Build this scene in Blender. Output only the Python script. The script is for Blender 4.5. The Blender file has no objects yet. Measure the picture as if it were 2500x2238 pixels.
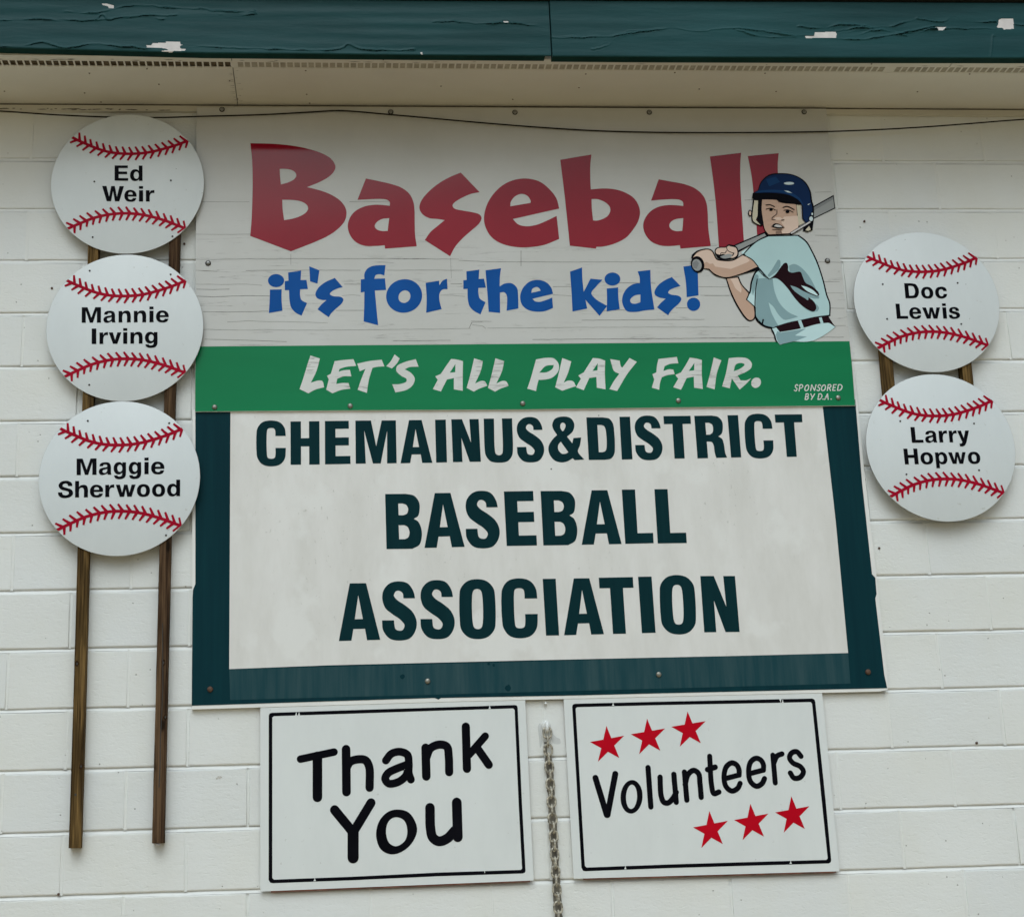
import bpy, math, random
from mathutils import Vector, Matrix
from mathutils.geometry import tessellate_polygon
import numpy as np

scene = bpy.context.scene
col = scene.collection
rnd = random.Random(7)

# ---------------------------------------------------------------- camera
cam_data = bpy.data.cameras.new('camera')
cam_data.sensor_fit = 'HORIZONTAL'
cam_data.sensor_width = 36.0
cam_data.lens = 55.17
cam_data.shift_x = 144.6 / 2500
cam_data.shift_y = -45.4 / 2500
cam_data.clip_end = 500
cam = bpy.data.objects.new('camera', cam_data)
col.objects.link(cam)
Rr = Vector((0.99709578, -0.0698742, -0.03029206))
Ru = Vector((0.01062379, -0.26624911, 0.96384571))
Rf = Vector((0.07541319, 0.9613683, 0.26473353))
m = Matrix((Rr, Ru, -Rf)).transposed().to_4x4()
m.translation = Vector((0.7087641, -5.44783808, 1.6011349))
cam.matrix_world = m
scene.camera = cam

# ---------------------------------------------------------------- world and sun (overcast)
world = bpy.data.worlds.new('World')
scene.world = world
world.use_nodes = True
nt = world.node_tree
bg = nt.nodes['Background']
sky = nt.nodes.new('ShaderNodeTexSky')
sky.sky_type = 'NISHITA'
sky.sun_disc = False
SUN_EL, SUN_AZ = math.radians(52), math.radians(188)   # azimuth clockwise from +Y
sky.sun_elevation = SUN_EL
sky.sun_rotation = SUN_AZ
sky.air_density = 1.0
sky.dust_density = 6.0
sky.ozone_density = 1.0
hs = nt.nodes.new('ShaderNodeHueSaturation')
hs.inputs['Saturation'].default_value = 0.32
nt.links.new(sky.outputs[0], hs.inputs['Color'])
wb = nt.nodes.new('ShaderNodeMix'); wb.data_type = 'RGBA'; wb.blend_type = 'MULTIPLY'
wb.inputs[0].default_value = 1.0
wb.inputs[7].default_value = (0.915, 1.05, 1.135, 1)     # cool overcast daylight
nt.links.new(hs.outputs[0], wb.inputs[6])
nt.links.new(wb.outputs[2], bg.inputs[0])
bg.inputs[1].default_value = 0.10
sun_d = bpy.data.lights.new('sun', 'SUN')
sun_d.energy = 0.6
sun_d.angle = math.radians(58)
sun_d.color = (0.97, 1.0, 0.98)
sun = bpy.data.objects.new('sun', sun_d)
col.objects.link(sun)
sdir = Vector((math.sin(SUN_AZ) * math.cos(SUN_EL), math.cos(SUN_AZ) * math.cos(SUN_EL), math.sin(SUN_EL)))
sun.rotation_euler = sdir.to_track_quat('Z', 'Y').to_euler()
sun.location = (0, -8, 12)
vs = scene.view_settings
vs.view_transform = 'Standard'
vs.look = 'None'
vs.gamma = 1.0
vs.exposure = -0.11
try:
    vs.use_curve_mapping = False
except Exception:
    pass

# ---------------- shape data: x,z on the wall in tenths of a millimetre; * marks a smooth point
RED = [['4074,42564 4969,42540* 5642,42468* 6232,42341* 6778,42144* 7093,41928* 7246,41643* 7193,41422* 6980,41192* 6643,40985* 6180,40779 6640,40656* 7058,40484* 7411,40234* 7596,39962* 7639,39735* 7569,39419* 7294,39081* 6958,38834* 6541,38619* 6001,38387* 5575,38210 4080,38823 4123,39419* 4153,40321* 4158,41231* 4135,41919*', '5166,41518 5388,41518* 5597,41478* 5743,41372* 5781,41235* 5701,41098* 5512,40983* 5211,40887 5178,41234*', '5260,40268 5635,40259* 5969,40196* 6176,40051* 6213,39906* 6133,39757* 5924,39613* 5633,39509* 5329,39450 5276,39870*'], ['8381,41135 8873,41026* 9293,40921* 9712,40762* 10002,40510* 10142,40191* 10177,39872* 10172,39328* 10174,38876* 10225,38404 9045,38311 9035,38446 8701,38419* 8285,38429* 7954,38586* 7750,38878* 7679,39193* 7737,39486* 7929,39780* 8267,39985* 8646,40067* 8982,40062* 9254,40026 9257,40167* 9154,40272* 8944,40304* 8524,40294* 8053,40266', '9224,39531 8971,39500* 8760,39373* 8682,39215* 8754,39080* 8962,39012* 9159,39021 9189,39283*'], ['11959,41387 12648,40583 12314,40513* 11926,40330* 11666,40146* 11608,40032* 11680,39918* 11995,39836* 12331,39773* 12603,39682* 12684,39554* 12591,39327* 12307,39055* 11960,38739* 11654,38379* 11454,38003 10529,38651 10747,38966* 11049,39237* 11295,39450 11056,39495* 10720,39532* 10471,39690* 10363,39918* 10420,40191* 10662,40534* 11096,40925* 11528,41193*'], ['15633,39920 15546,40333* 15307,40701* 14936,41024* 14427,41148* 13911,41068* 13430,40791* 12984,40239* 12784,39645* 12799,39236* 13015,38783* 13385,38512* 13886,38376* 14392,38357* 14989,38451* 15573,38690 15520,39623 15119,39418* 14729,39258* 14344,39204* 14050,39281* 13860,39495', '13783,40011 13811,40194* 13991,40424* 14251,40516* 14460,40424* 14567,40218* 14547,40149'], ['15769,41922 16977,42146 16915,41725* 16881,41167* 16877,40704 17310,40742* 17739,40719* 18163,40590* 18534,40313* 18701,39876* 18632,39463* 18416,39097* 18094,38733* 17610,38484* 17177,38380* 16964,38371 16939,38299 15959,38418 15871,40334*', '16882,40307 17113,40303* 17365,40197* 17548,40013* 17572,39830* 17461,39623* 17239,39486* 17022,39431* 16895,39440 16875,39875*'], ['19507,41126 19965,41034* 20478,40928* 20879,40756* 21143,40501* 21272,40201* 21298,39785* 21275,39187* 21287,38821* 21319,38397 20147,38294 20136,38435 19786,38399* 19401,38422* 19069,38573* 18852,38869* 18786,39188* 18861,39486* 19105,39807* 19419,39991* 19769,40061* 20072,40061* 20381,40029 20375,40190* 20260,40278* 20045,40306* 19612,40291* 19155,40245', '20341,39532 20076,39495* 19875,39394* 19786,39234* 19841,39087* 20020,39005* 20266,39014 20311,39279*'], ['21556,42077 22783,42236 22713,41742* 22646,40806* 22619,39647* 22598,38477 21619,38310 21639,39877* 21606,41177*'], ['23032,42099 24255,42226 24178,41768* 24130,40778* 24136,39886 23600,39000 23129,38847 23134,39663* 23116,41225*']]
BLUE = [['5325,37059* 5302,36961* 5238,36879* 5142,36824* 5029,36805* 4916,36825* 4821,36880* 4757,36963* 4734,37061* 4757,37159* 4821,37241* 4916,37296* 5030,37316* 5143,37296* 5239,37240* 5303,37157*'], ['4804,36709 5234,36721 5229,36313* 5262,35889 4764,35800 4796,36315*'], ['5469,37376 5947,37450 5925,37079 6139,37083 6190,36730 5911,36718 5902,36529* 5950,36310* 6154,36178 5951,35695 5743,35809* 5580,36006* 5520,36268* 5501,36685 5349,36685 5345,37037 5481,37058'], ['6245,37618 6615,37462 6541,36936 6270,37029'], ['7178,37159 7463,36796 7269,36744* 7041,36613* 6991,36525* 7101,36450* 7389,36414* 7482,36326* 7427,36172* 7178,35933* 7033,35781* 6941,35629 6534,35936 6666,36110* 6861,36293 6689,36307* 6525,36373* 6460,36527* 6569,36769* 6818,36988*'], ['9054,37660 9000,37247 8848,37300* 8681,37261* 8629,37124 9023,37136 9052,36680 8642,36664 8665,36299* 8738,35310 8210,35461 8241,36081* 8253,36608 8120,36582 8132,37094 8265,37112 8268,37315* 8374,37515* 8605,37634*'], ['10377,36442* 10310,36191* 10154,35979* 9930,35838* 9674,35790* 9424,35841* 9219,35983* 9088,36196* 9052,36447* 9116,36698* 9272,36911* 9496,37053* 9753,37102* 10005,37052* 10211,36908* 10342,36693*', '9945,36417* 9917,36323* 9859,36243* 9781,36190* 9695,36171* 9614,36191* 9549,36244* 9511,36324* 9506,36419* 9534,36513* 9592,36593* 9670,36646* 9756,36665* 9837,36645* 9902,36592* 9940,36511*'], ['10519,36954 11021,37041 11024,36863 11154,37040* 11315,37120 11323,36707 11144,36695* 11028,36554* 11008,36289* 11080,35924 10509,35786 10541,36379*'], ['12042,37403 12526,37473 12492,37103 12689,37111 12748,36756 12468,36748 12461,36548* 12507,36327* 12711,36185 12506,35710 12282,35843* 12122,36020* 12060,36285* 12061,36714 11907,36705 11918,37051 12039,37064'], ['12756,37445 13338,37524 13282,37167* 13260,36803 13427,36909* 13701,36930* 13903,36743* 13931,36410* 13920,35937 13478,35851 13510,36146* 13506,36456* 13414,36576* 13259,36567 13237,35764 12814,35810 12789,36636*'], ['15236,36507 15184,36738* 15005,36961* 14694,37060* 14375,36986* 14112,36720* 14006,36409* 14063,36078* 14285,35878* 14616,35806* 14910,35831* 15209,35953 15199,36360 14930,36251* 14717,36194* 14551,36217* 14463,36315', '14427,36550 14467,36696* 14639,36780* 14741,36717* 14779,36628'], ['15915,37383 16376,37548 16366,37024* 16388,36578 16670,37103 17116,37053 16877,36799* 16673,36532* 16808,36309* 17235,36019 16931,35631 16624,36022* 16435,36267 16484,35921 15928,35808 15929,36580*'], ['17791,37082* 17763,36983* 17694,36899* 17594,36843* 17480,36824* 17367,36844* 17274,36900* 17215,36984* 17198,37084* 17226,37183* 17295,37267* 17395,37323* 17510,37343* 17622,37323* 17715,37266* 17775,37181*'], ['17257,36708 17691,36751 17676,36350* 17700,35893 17201,35802 17244,36263*'], ['18464,37385 18949,37442 18932,36792* 19000,35869 18638,35836* 18296,35780* 17961,35817* 17811,36128* 17850,36439* 18015,36706* 18280,36883* 18516,36918 18522,37151*', '18508,36467 18294,36428* 18115,36260* 18149,36135* 18274,36103* 18489,36160'], ['19744,37157 20047,36797 19799,36722* 19623,36633* 19565,36535* 19654,36463* 19948,36408* 20046,36296* 19949,36118* 19700,35897* 19563,35742* 19505,35641 19102,35953 19249,36121* 19452,36299 19221,36344* 19059,36456* 19051,36590* 19211,36836* 19480,37036*'], ['20208,37574 20762,37654 20734,37145* 20702,36423 20250,36353 20261,36922*'], ['20741,36070* 20714,35970* 20654,35885* 20568,35829* 20471,35809* 20376,35830* 20299,35887* 20251,35972* 20239,36073* 20265,36173* 20326,36258* 20411,36315* 20509,36334* 20603,36314* 20681,36257* 20729,36171*']]
WHITE = [['6265,34165 6605,34044 6480,33573* 6274,33131 6538,33209* 6690,33186* 6749,32957 6434,32869* 6180,32733 5868,32895 6006,33309* 6162,33843*'], ['7139,33943 7461,33984* 7819,34014 7917,33755 7560,33725* 7315,33647 7278,33540 7457,33592* 7686,33606 7734,33360 7454,33362* 7224,33273 7186,33076 7400,33111* 7629,33109 7687,32895 7346,32845* 7051,32725 6824,32866 6919,33249 6859,33393 6997,33462 7076,33729*'], ['7954,33841 8380,33935* 8841,33985 8939,33731 8683,33717* 8503,33675 8369,33237* 8284,32730 7956,32851 8088,33239* 8248,33640 8042,33550'], ['9317,34187 9498,34024 9376,33820* 9209,33649 9006,33736 9173,33929*'], ['10083,33998 10179,33706 9860,33698* 9669,33613 9906,33466* 10029,33250* 9947,33010* 9738,32841* 9318,32737 9207,33043 9488,33056* 9720,33146* 9722,33253* 9545,33361* 9370,33551* 9400,33739* 9659,33882*'], ['11370,33994 11565,33977* 11805,33910 11779,33424* 11759,32780 11437,32837 11450,33266 11197,33214 10964,32760 10674,32854 10863,33201 10775,33335 10983,33431 11198,33752*', '11524,33804 11509,33491 11308,33471'], ['12215,34015 12531,33905 12440,33527* 12218,33055 12453,33150* 12581,33122* 12662,32960 12365,32855* 12156,32745 11904,32886 12048,33368*'], ['12995,34010 13312,33899 13220,33521* 12995,33049 13231,33144* 13359,33116* 13440,32954 13142,32849* 12932,32738 12680,32880 12827,33362*'], ['14487,33956 14843,34013* 15154,33984* 15311,33776* 15287,33505* 15068,33264* 14805,33185* 14545,33171 14485,32972* 14433,32746 14117,32840 14264,33243*', '15132,33739 14829,33698* 14584,33446 14870,33465* 15084,33604*'], ['15457,34003 15784,33870 15648,33448* 15463,33055 15633,33135* 15813,33106* 15908,32922 15617,32828* 15396,32749 15143,32885 15279,33343*'], ['16590,33995 16823,33972* 17038,33889 16999,33384* 16992,32789 16673,32856 16680,33267 16417,33226 16185,32764 15905,32879 16104,33201 16017,33326 16221,33444 16419,33741*', '16761,33793 16736,33521 16547,33495'], ['17230,33953 17577,33885 17616,33650* 17666,33623 17950,33986 18214,33836 17835,33377* 17415,32721 17133,32798 17323,33110* 17532,33379 17345,33489* 17279,33707*'], ['19024,33940 19342,33976* 19714,34017 19755,33771 19432,33746* 19231,33655 19177,33475 19392,33539* 19548,33527 19589,33352 19297,33311* 19098,33231 19014,32988* 18972,32756 18706,32839 18815,33152 18760,33353 18911,33423 18955,33695*'], ['20197,33986 20395,33957* 20643,33890 20599,33355* 20598,32769 20277,32826 20291,33249 20025,33197 19783,32749 19502,32849 19708,33172 19613,33320 19830,33416 20035,33714*', '20356,33783 20325,33494 20123,33468'], ['21096,33987 21373,33872 21174,33405* 21035,32754 20740,32850 20926,33407*'], ['21656,33955 22035,33980* 22350,33936* 22503,33747* 22455,33559* 22263,33420* 21934,33283 22032,33095 22236,33093* 22437,33171 22225,32953* 21968,32737 21708,33168 21601,32786 21323,32868 21514,33403*', '21802,33447 21900,33704* 22109,33764* 22231,33702* 22045,33539*'], ['22785,32995* 22756,32919* 22704,32854* 22637,32812* 22565,32797* 22499,32813* 22448,32857* 22422,32922* 22423,32998* 22452,33075* 22504,33140* 22571,33183* 22643,33197* 22710,33181* 22760,33138* 22787,33072*']]
SMALL = [['24165,32873 24125,32911* 24069,32862* 24070,32800* 24112,32775* 24106,32713* 24056,32663* 24015,32694'], ['24186,32662 24244,32901', '24244,32901 24322,32901* 24344,32841* 24287,32781* 24219,32770'], ['24521,32894 24455,32849* 24416,32759* 24416,32687* 24448,32669', '24448,32669 24510,32695* 24556,32781* 24559,32871* 24521,32894'], ['24624,32676 24686,32898', '24686,32898 24768,32674', '24768,32674 24848,32896'], ['25023,32865 24980,32900* 24921,32854* 24922,32794* 24967,32770* 24962,32711* 24910,32665* 24865,32693'], ['25150,32889 25082,32845* 25041,32757* 25042,32686* 25076,32668', '25076,32668 25142,32694* 25188,32778* 25191,32866* 25150,32889'], ['25249,32670 25308,32898', '25308,32898 25389,32897* 25405,32840* 25354,32788* 25283,32772', '25326,32783 25371,32669'], ['25608,32895 25511,32896', '25511,32896 25455,32674', '25455,32674 25547,32673', '25488,32785 25559,32784'], ['25634,32672 25695,32894', '25695,32894 25774,32894* 25823,32826* 25769,32715* 25697,32672* 25634,32672'], ['24384,32333 24440,32549', '24440,32549 24515,32544* 24527,32505* 24484,32451* 24418,32441', '24418,32441 24495,32440* 24503,32386* 24449,32337* 24384,32333'], ['24619,32548 24654,32440', '24761,32546 24618,32334'], ['24867,32337 24924,32545', '24924,32545 24991,32544* 25032,32481* 24984,32378* 24921,32337* 24867,32337'], ['25052,32339 25068,32340'], ['25117,32330 25247,32542', '25247,32542 25250,32328', '25163,32404 25250,32403'], ['25356,32339 25371,32340']]
SIGN = [('C', '4322,31756 5366,31746 5372,30050 4336,30062'), ('H', '5537,31707 6569,31707 6567,30102 5537,30105'), ('E', '6766,31711 7655,31712 7664,30110 6757,30105'), ('M', '7857,31715 9312,31711 9310,30116 7850,30118'), ('A', '9445,31715 10585,31714 10588,30116 9446,30114'), ('I', '10728,31718 11115,31720 11114,30125 10725,30125'), ('N', '11315,31728 12307,31729 12333,30137 11328,30133'), ('U', '12492,31743 13523,31743 13502,30091 12484,30098'), ('S', '13679,31784 14652,31796 14630,30088 13645,30089'), ('&', '14848,31799 16088,31787 16074,30065 14768,30081'), ('D', '16241,31753 17235,31744 17220,30151 16243,30153'), ('I', '17455,31763 17844,31764 17839,30160 17447,30154'), ('S', '17997,31800 18987,31801 18953,30115 17956,30121'), ('T', '19079,31773 20081,31774 20060,30170 19075,30166'), ('R', '20222,31773 21270,31779 21278,30182 20226,30163'), ('I', '21454,31782 21848,31784 21841,30186 21465,30180'), ('C', '22067,31830 23099,31831 23069,30134 22029,30131'), ('T', '23217,31792 24236,31793 24205,30185 23225,30180'), ('B', '8875,28992 10100,28986 10155,26997 8887,27002'), ('A', '10221,29005 11626,29001 11648,27039 10225,27021'), ('S', '11729,29067 12918,29062 12903,26968 11696,26977'), ('E', '13119,29028 14216,29034 14223,27048 13142,27045'), ('B', '14439,29026 15687,29019 15681,27040 14450,27045'), ('A', '15856,29032 17283,29024 17258,27051 15823,27048'), ('L', '17381,29038 18439,29040 18413,27063 17390,27054'), ('L', '18567,29038 19623,29034 19611,27049 18560,27051'), ('A', '7151,25810 8577,25800 8610,23812 7176,23797'), ('S', '8702,25853 9888,25844 9881,23764 8675,23781'), ('S', '10043,25874 11225,25865 11202,23785 10010,23801'), ('O', '11410,25884 12668,25873 12640,23763 11388,23770'), ('C', '12887,25888 14160,25873 14125,23762 12871,23769'), ('I', '14370,25847 14832,25842 14857,23839 14396,23841'), ('A', '15059,25846 16445,25837 16442,23851 15031,23839'), ('T', '16367,25853 17586,25854 17596,23847 16386,23856'), ('I', '17774,25862 18259,25861 18275,23863 17787,23858'), ('O', '18525,25906 19788,25895 19736,23778 18483,23792'), ('N', '20011,25850 21263,25828 21274,23833 20007,23843')]
CB = {'C': ['1,.34 .97,.18* .82,.05* .5,0* .18,.05* .03,.18* 0,.3* 0,.7* .03,.82* .18,.95* .5,1* .82,.95* .97,.82* 1,.6 .645,.6 .645,.74* .62,.81* .5,.835* .38,.81* .355,.74* .355,.26* .38,.19* .5,.165* .62,.19* .645,.26* .645,.34'], 'H': ['0,0 .36,0 .36,.39 .64,.39 .64,0 1,0 1,1 .64,1 .64,.58 .36,.58 .36,1 0,1'], 'E': ['0,0 .96,0 .96,.185 .42,.185 .42,.385 .95,.385 .95,.57 .42,.57 .42,.815 1,.815 1,1 0,1'], 'M': ['0,0 .385,0 .505,.6 .65,0 1,0 1,1 .765,1 .78,.245 .61,1 .42,1 .215,.235 .245,1 0,1'], 'A': ['0.3,0 .7,0 1,1 .68,1 .64,.8 .36,.8 .305,1 0,1', '0.5,.21 .595,.63 .4,.63'], 'I': ['0,0 1,0 1,1 0,1'], 'N': ['0,0 .39,0 .68,.55 .66,0 1,0 1,1 .6,1 .34,.44 .34,1 0,1'], 'U': ['0,0 .36,0 .36,.72* .39,.8* .5,.835* .61,.8* .64,.72* .64,0 1,0 1,.7* .97,.83* .82,.96* .5,1* .18,.96* .03,.83* 0,.7*'], 'S': ['0.97,.29 .93,.18* .78,.045* .5,0* .21,.04* .04,.16* .01,.3* .09,.445* .3,.555* .54,.655* .65,.745* .6,.82* .5,.835* .38,.8* .345,.66 0,.66 .02,.81* .19,.955* .49,1* .82,.955* .98,.81* 1,.67* .9,.53* .69,.415* .43,.31* .35,.24* .4,.175* .5,.16* .61,.205* .63,.29'], 'O': ['0.5,0* .8,.045* .97,.17* 1,.3* 1,.7* .97,.83* .8,.955* .5,1* .2,.955* .03,.83* 0,.7* 0,.3* .03,.17* .2,.045*', '0.5,.165* .6,.19* .64,.27* .64,.73* .6,.81* .5,.835* .4,.81* .36,.73* .36,.27* .4,.19*'], 'T': ['0,0 1,0 1,.19 .69,.19 .69,1 .31,1 .31,.19 0,.19'], 'D': ['0,0 .6,0 .85,.035* .97,.15* 1,.3* 1,.7* .97,.85* .85,.965* .6,1 0,1', '0.39,.18 .53,.18 .64,.21* .69,.3* .69,.7* .64,.79* .53,.82 .39,.82'], 'R': ['0,0 .62,0 .85,.04* .97,.15* .98,.27* .93,.42* .79,.5 .92,.56* .965,.68* .99,.9* 1.04,1 .66,1 .62,.88* .6,.7* .55,.63* .37,.61 .37,1 0,1', '0.37,.17 .5,.17 .61,.22* .63,.3* .6,.4* .5,.45 .37,.45'], 'B': ['0,0 .6,0 .85,.04* .975,.16* .98,.28* .93,.4* .8,.455 .93,.52* 1,.65* 1,.78* .93,.92* .72,1 0,1', '0.37,.175 .5,.175 .61,.21* .65,.28* .61,.36* .5,.39 .37,.39', '0.36,.57 .52,.57 .62,.61* .66,.7* .62,.79* .52,.825 .36,.825'], 'L': ['0,0 .455,0 .455,.81 1,.81 1,1 0,1'], '&': ['0.720,0.471 0.944,0.458 0.902,0.625* 0.835,0.763* 1.004,0.938 0.735,0.951 0.682,0.908 0.550,0.969* 0.373,1.000* 0.157,0.948* 0.020,0.794* 0.008,0.655* 0.121,0.502* 0.252,0.403 0.143,0.271* 0.115,0.178* 0.187,0.055* 0.425,0.000* 0.665,0.040* 0.759,0.163* 0.715,0.317* 0.539,0.440 0.683,0.585', '0.422,0.132* 0.503,0.178* 0.484,0.255* 0.417,0.323* 0.349,0.240* 0.359,0.169*', '0.355,0.548 0.281,0.625* 0.279,0.717* 0.377,0.809* 0.496,0.809* 0.564,0.778']}
HB = {'E': ['0,0 1,0 1,.17 .3,.17 .3,.43 .93,.43 .93,.6 .3,.6 .3,.83 .98,.83 .98,1 0,1'], 'L': ['0,0 1,0 1,.18 .36,.18 .36,1 0,1'], 'H': ['0,0 .29,0 .29,.41 .71,.41 .71,0 1,0 1,1 .71,1 .71,.6 .29,.6 .29,1 0,1'], 'I': ['0,0 1,0 1,1 0,1'], 'D': ['0,0 .5,0 .8,.06* .97,.3* 1,.5* .97,.7* .8,.94* .5,1 0,1', '0.28,.17 .45,.17 .62,.21* .71,.36* .73,.5* .71,.64* .62,.79* .45,.83 .28,.83'], 'M': ['0,0 .21,0 .21,.78 .42,0 .58,0 .79,.78 .79,0 1,0 1,1 .7,1 .5,.32 .3,1 0,1'], 'W': ['0,1 .2,1 .32,.3 .42,1 .58,1 .68,.3 .8,1 1,1 .79,0 .59,0 .5,.68 .41,0 .21,0'], 'S': ['0.95,.7 .93,.85* .75,.99* .5,1.02* .22,.97* .05,.8* .05,.68* .2,.5* .5,.42* .7,.34* .72,.24* .62,.16* .48,.14* .32,.19* .27,.32 0,.32 .03,.16* .2,.01* .48,-.03* .8,.03* .98,.18* 1,.32* .9,.47* .6,.58* .35,.66* .3,.75* .38,.83* .5,.86* .62,.82* .68,.7'], 'o': ['0.5,.76* .8,.7* .97,.52* 1,.37* .97,.2* .8,.03* .5,-.02* .2,.03* .03,.2* 0,.37* .03,.52* .2,.7*', '0.5,.6* .65,.54* .7,.37* .65,.19* .5,.13* .35,.19* .3,.37* .35,.54*'], 'c': ['1,.48 .93,.66* .72,.75* .48,.76* .18,.69* .03,.52* 0,.37* .03,.2* .2,.03* .5,-.02* .78,.03* .95,.15* 1,.28 .7,.28 .65,.17* .52,.13* .36,.19* .3,.37* .36,.54* .52,.6* .66,.56* .7,.48'], 'e': ['1,.32 .3,.32 .34,.18* .5,.12* .64,.15* .7,.22 .98,.22 .9,.08* .7,-.01* .5,-.02* .2,.03* .03,.2* 0,.37* .03,.52* .2,.7* .5,.76* .8,.69* .97,.52*', '0.31,.45 .69,.45 .65,.57* .5,.62* .35,.57*'], 'a': ['0.05,.52 .33,.52 .37,.6* .5,.62* .64,.59* .66,.5* .58,.46* .3,.42* .07,.34* 0,.2* .06,.05* .25,-.02* .5,.02* .68,.09 .71,0 1,0 .96,.08* .95,.2* .94,.55* .85,.69* .68,.75* .5,.76* .25,.73* .1,.65*', '0.66,.36 .65,.22* .55,.13* .4,.11* .29,.19* .33,.28* .5,.32*'], 'd': ['1,0 1,1 .7,1 .7,.66 .6,.73* .42,.76* .18,.7* .03,.52* 0,.37* .03,.2* .18,.03* .42,-.02* .6,.02* .71,.09 .71,0', '0.5,.6* .65,.54* .7,.37* .65,.19* .5,.13* .36,.19* .3,.37* .36,.54*'], 'p': ['0,-.27 .3,-.27 .3,.07 .4,0* .58,-.02* .82,.03* .97,.2* 1,.37* .97,.52* .82,.7* .58,.76* .4,.73* .29,.65 .29,.74 0,.74', '0.5,.6* .64,.54* .7,.37* .64,.19* .5,.13* .35,.19* .3,.37* .35,.54*'], 'g': ['1,.74 .71,.74 .71,.65 .6,.73* .42,.76* .18,.7* .03,.53* 0,.38* .03,.22* .18,.06* .42,.01* .6,.05* .7,.1 .68,-.02* .6,-.1* .48,-.12* .35,-.1* .3,-.05 .03,-.05 .1,-.19* .3,-.27* .5,-.28* .8,-.23* .96,-.1* 1,.05*', '0.5,.6* .65,.54* .7,.39* .65,.22* .5,.16* .36,.22* .3,.39* .36,.54*'], 'n': ['0,0 .31,0 .31,.4* .36,.54* .5,.59* .64,.55* .69,.42* .69,0 1,0 1,.5* .94,.66* .8,.75* .6,.76* .42,.72* .3,.63 .3,.74 0,.74'], 'h': ['0,0 .31,0 .31,.4* .36,.54* .5,.59* .64,.55* .69,.42* .69,0 1,0 1,.5* .94,.66* .8,.75* .6,.76* .42,.72* .31,.63 .31,1 0,1'], 'r': ['0,0 .45,0 .45,.35* .55,.51* .75,.57* 1,.56 1,.76 .8,.75* .58,.71* .43,.58 .43,.74 0,.74'], 'i': ['0,0 1,0 1,.74 0,.74'], 'j': ['0,.84 1,.84 1,1.01 0,1.01'], 'v': ['0,.74 .32,.74 .5,.25 .68,.74 1,.74 .68,0 .33,0'], 'w': ['0,.74 .21,.74 .32,.25 .42,.74 .59,.74 .69,.25 .8,.74 1,.74 .8,0 .58,0 .5,.46 .42,0 .2,0'], 'y': ['0,.74 .32,.74 .5,.26 .68,.74 1,.74 .66,-.06* .5,-.22* .3,-.27* .1,-.26 .1,-.08 .25,-.08* .35,0'], 's': ['0.93,.5 .9,.65* .7,.75* .48,.76* .2,.71* .06,.55* .12,.41* .35,.33* .6,.27* .68,.2* .6,.12* .48,.11* .35,.14* .29,.24 0,.24 .05,.08* .25,-.01* .5,-.02* .8,.03* .97,.15* .98,.28* .85,.4* .55,.47* .36,.52* .36,.6* .48,.64* .6,.61* .65,.5']}
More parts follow.
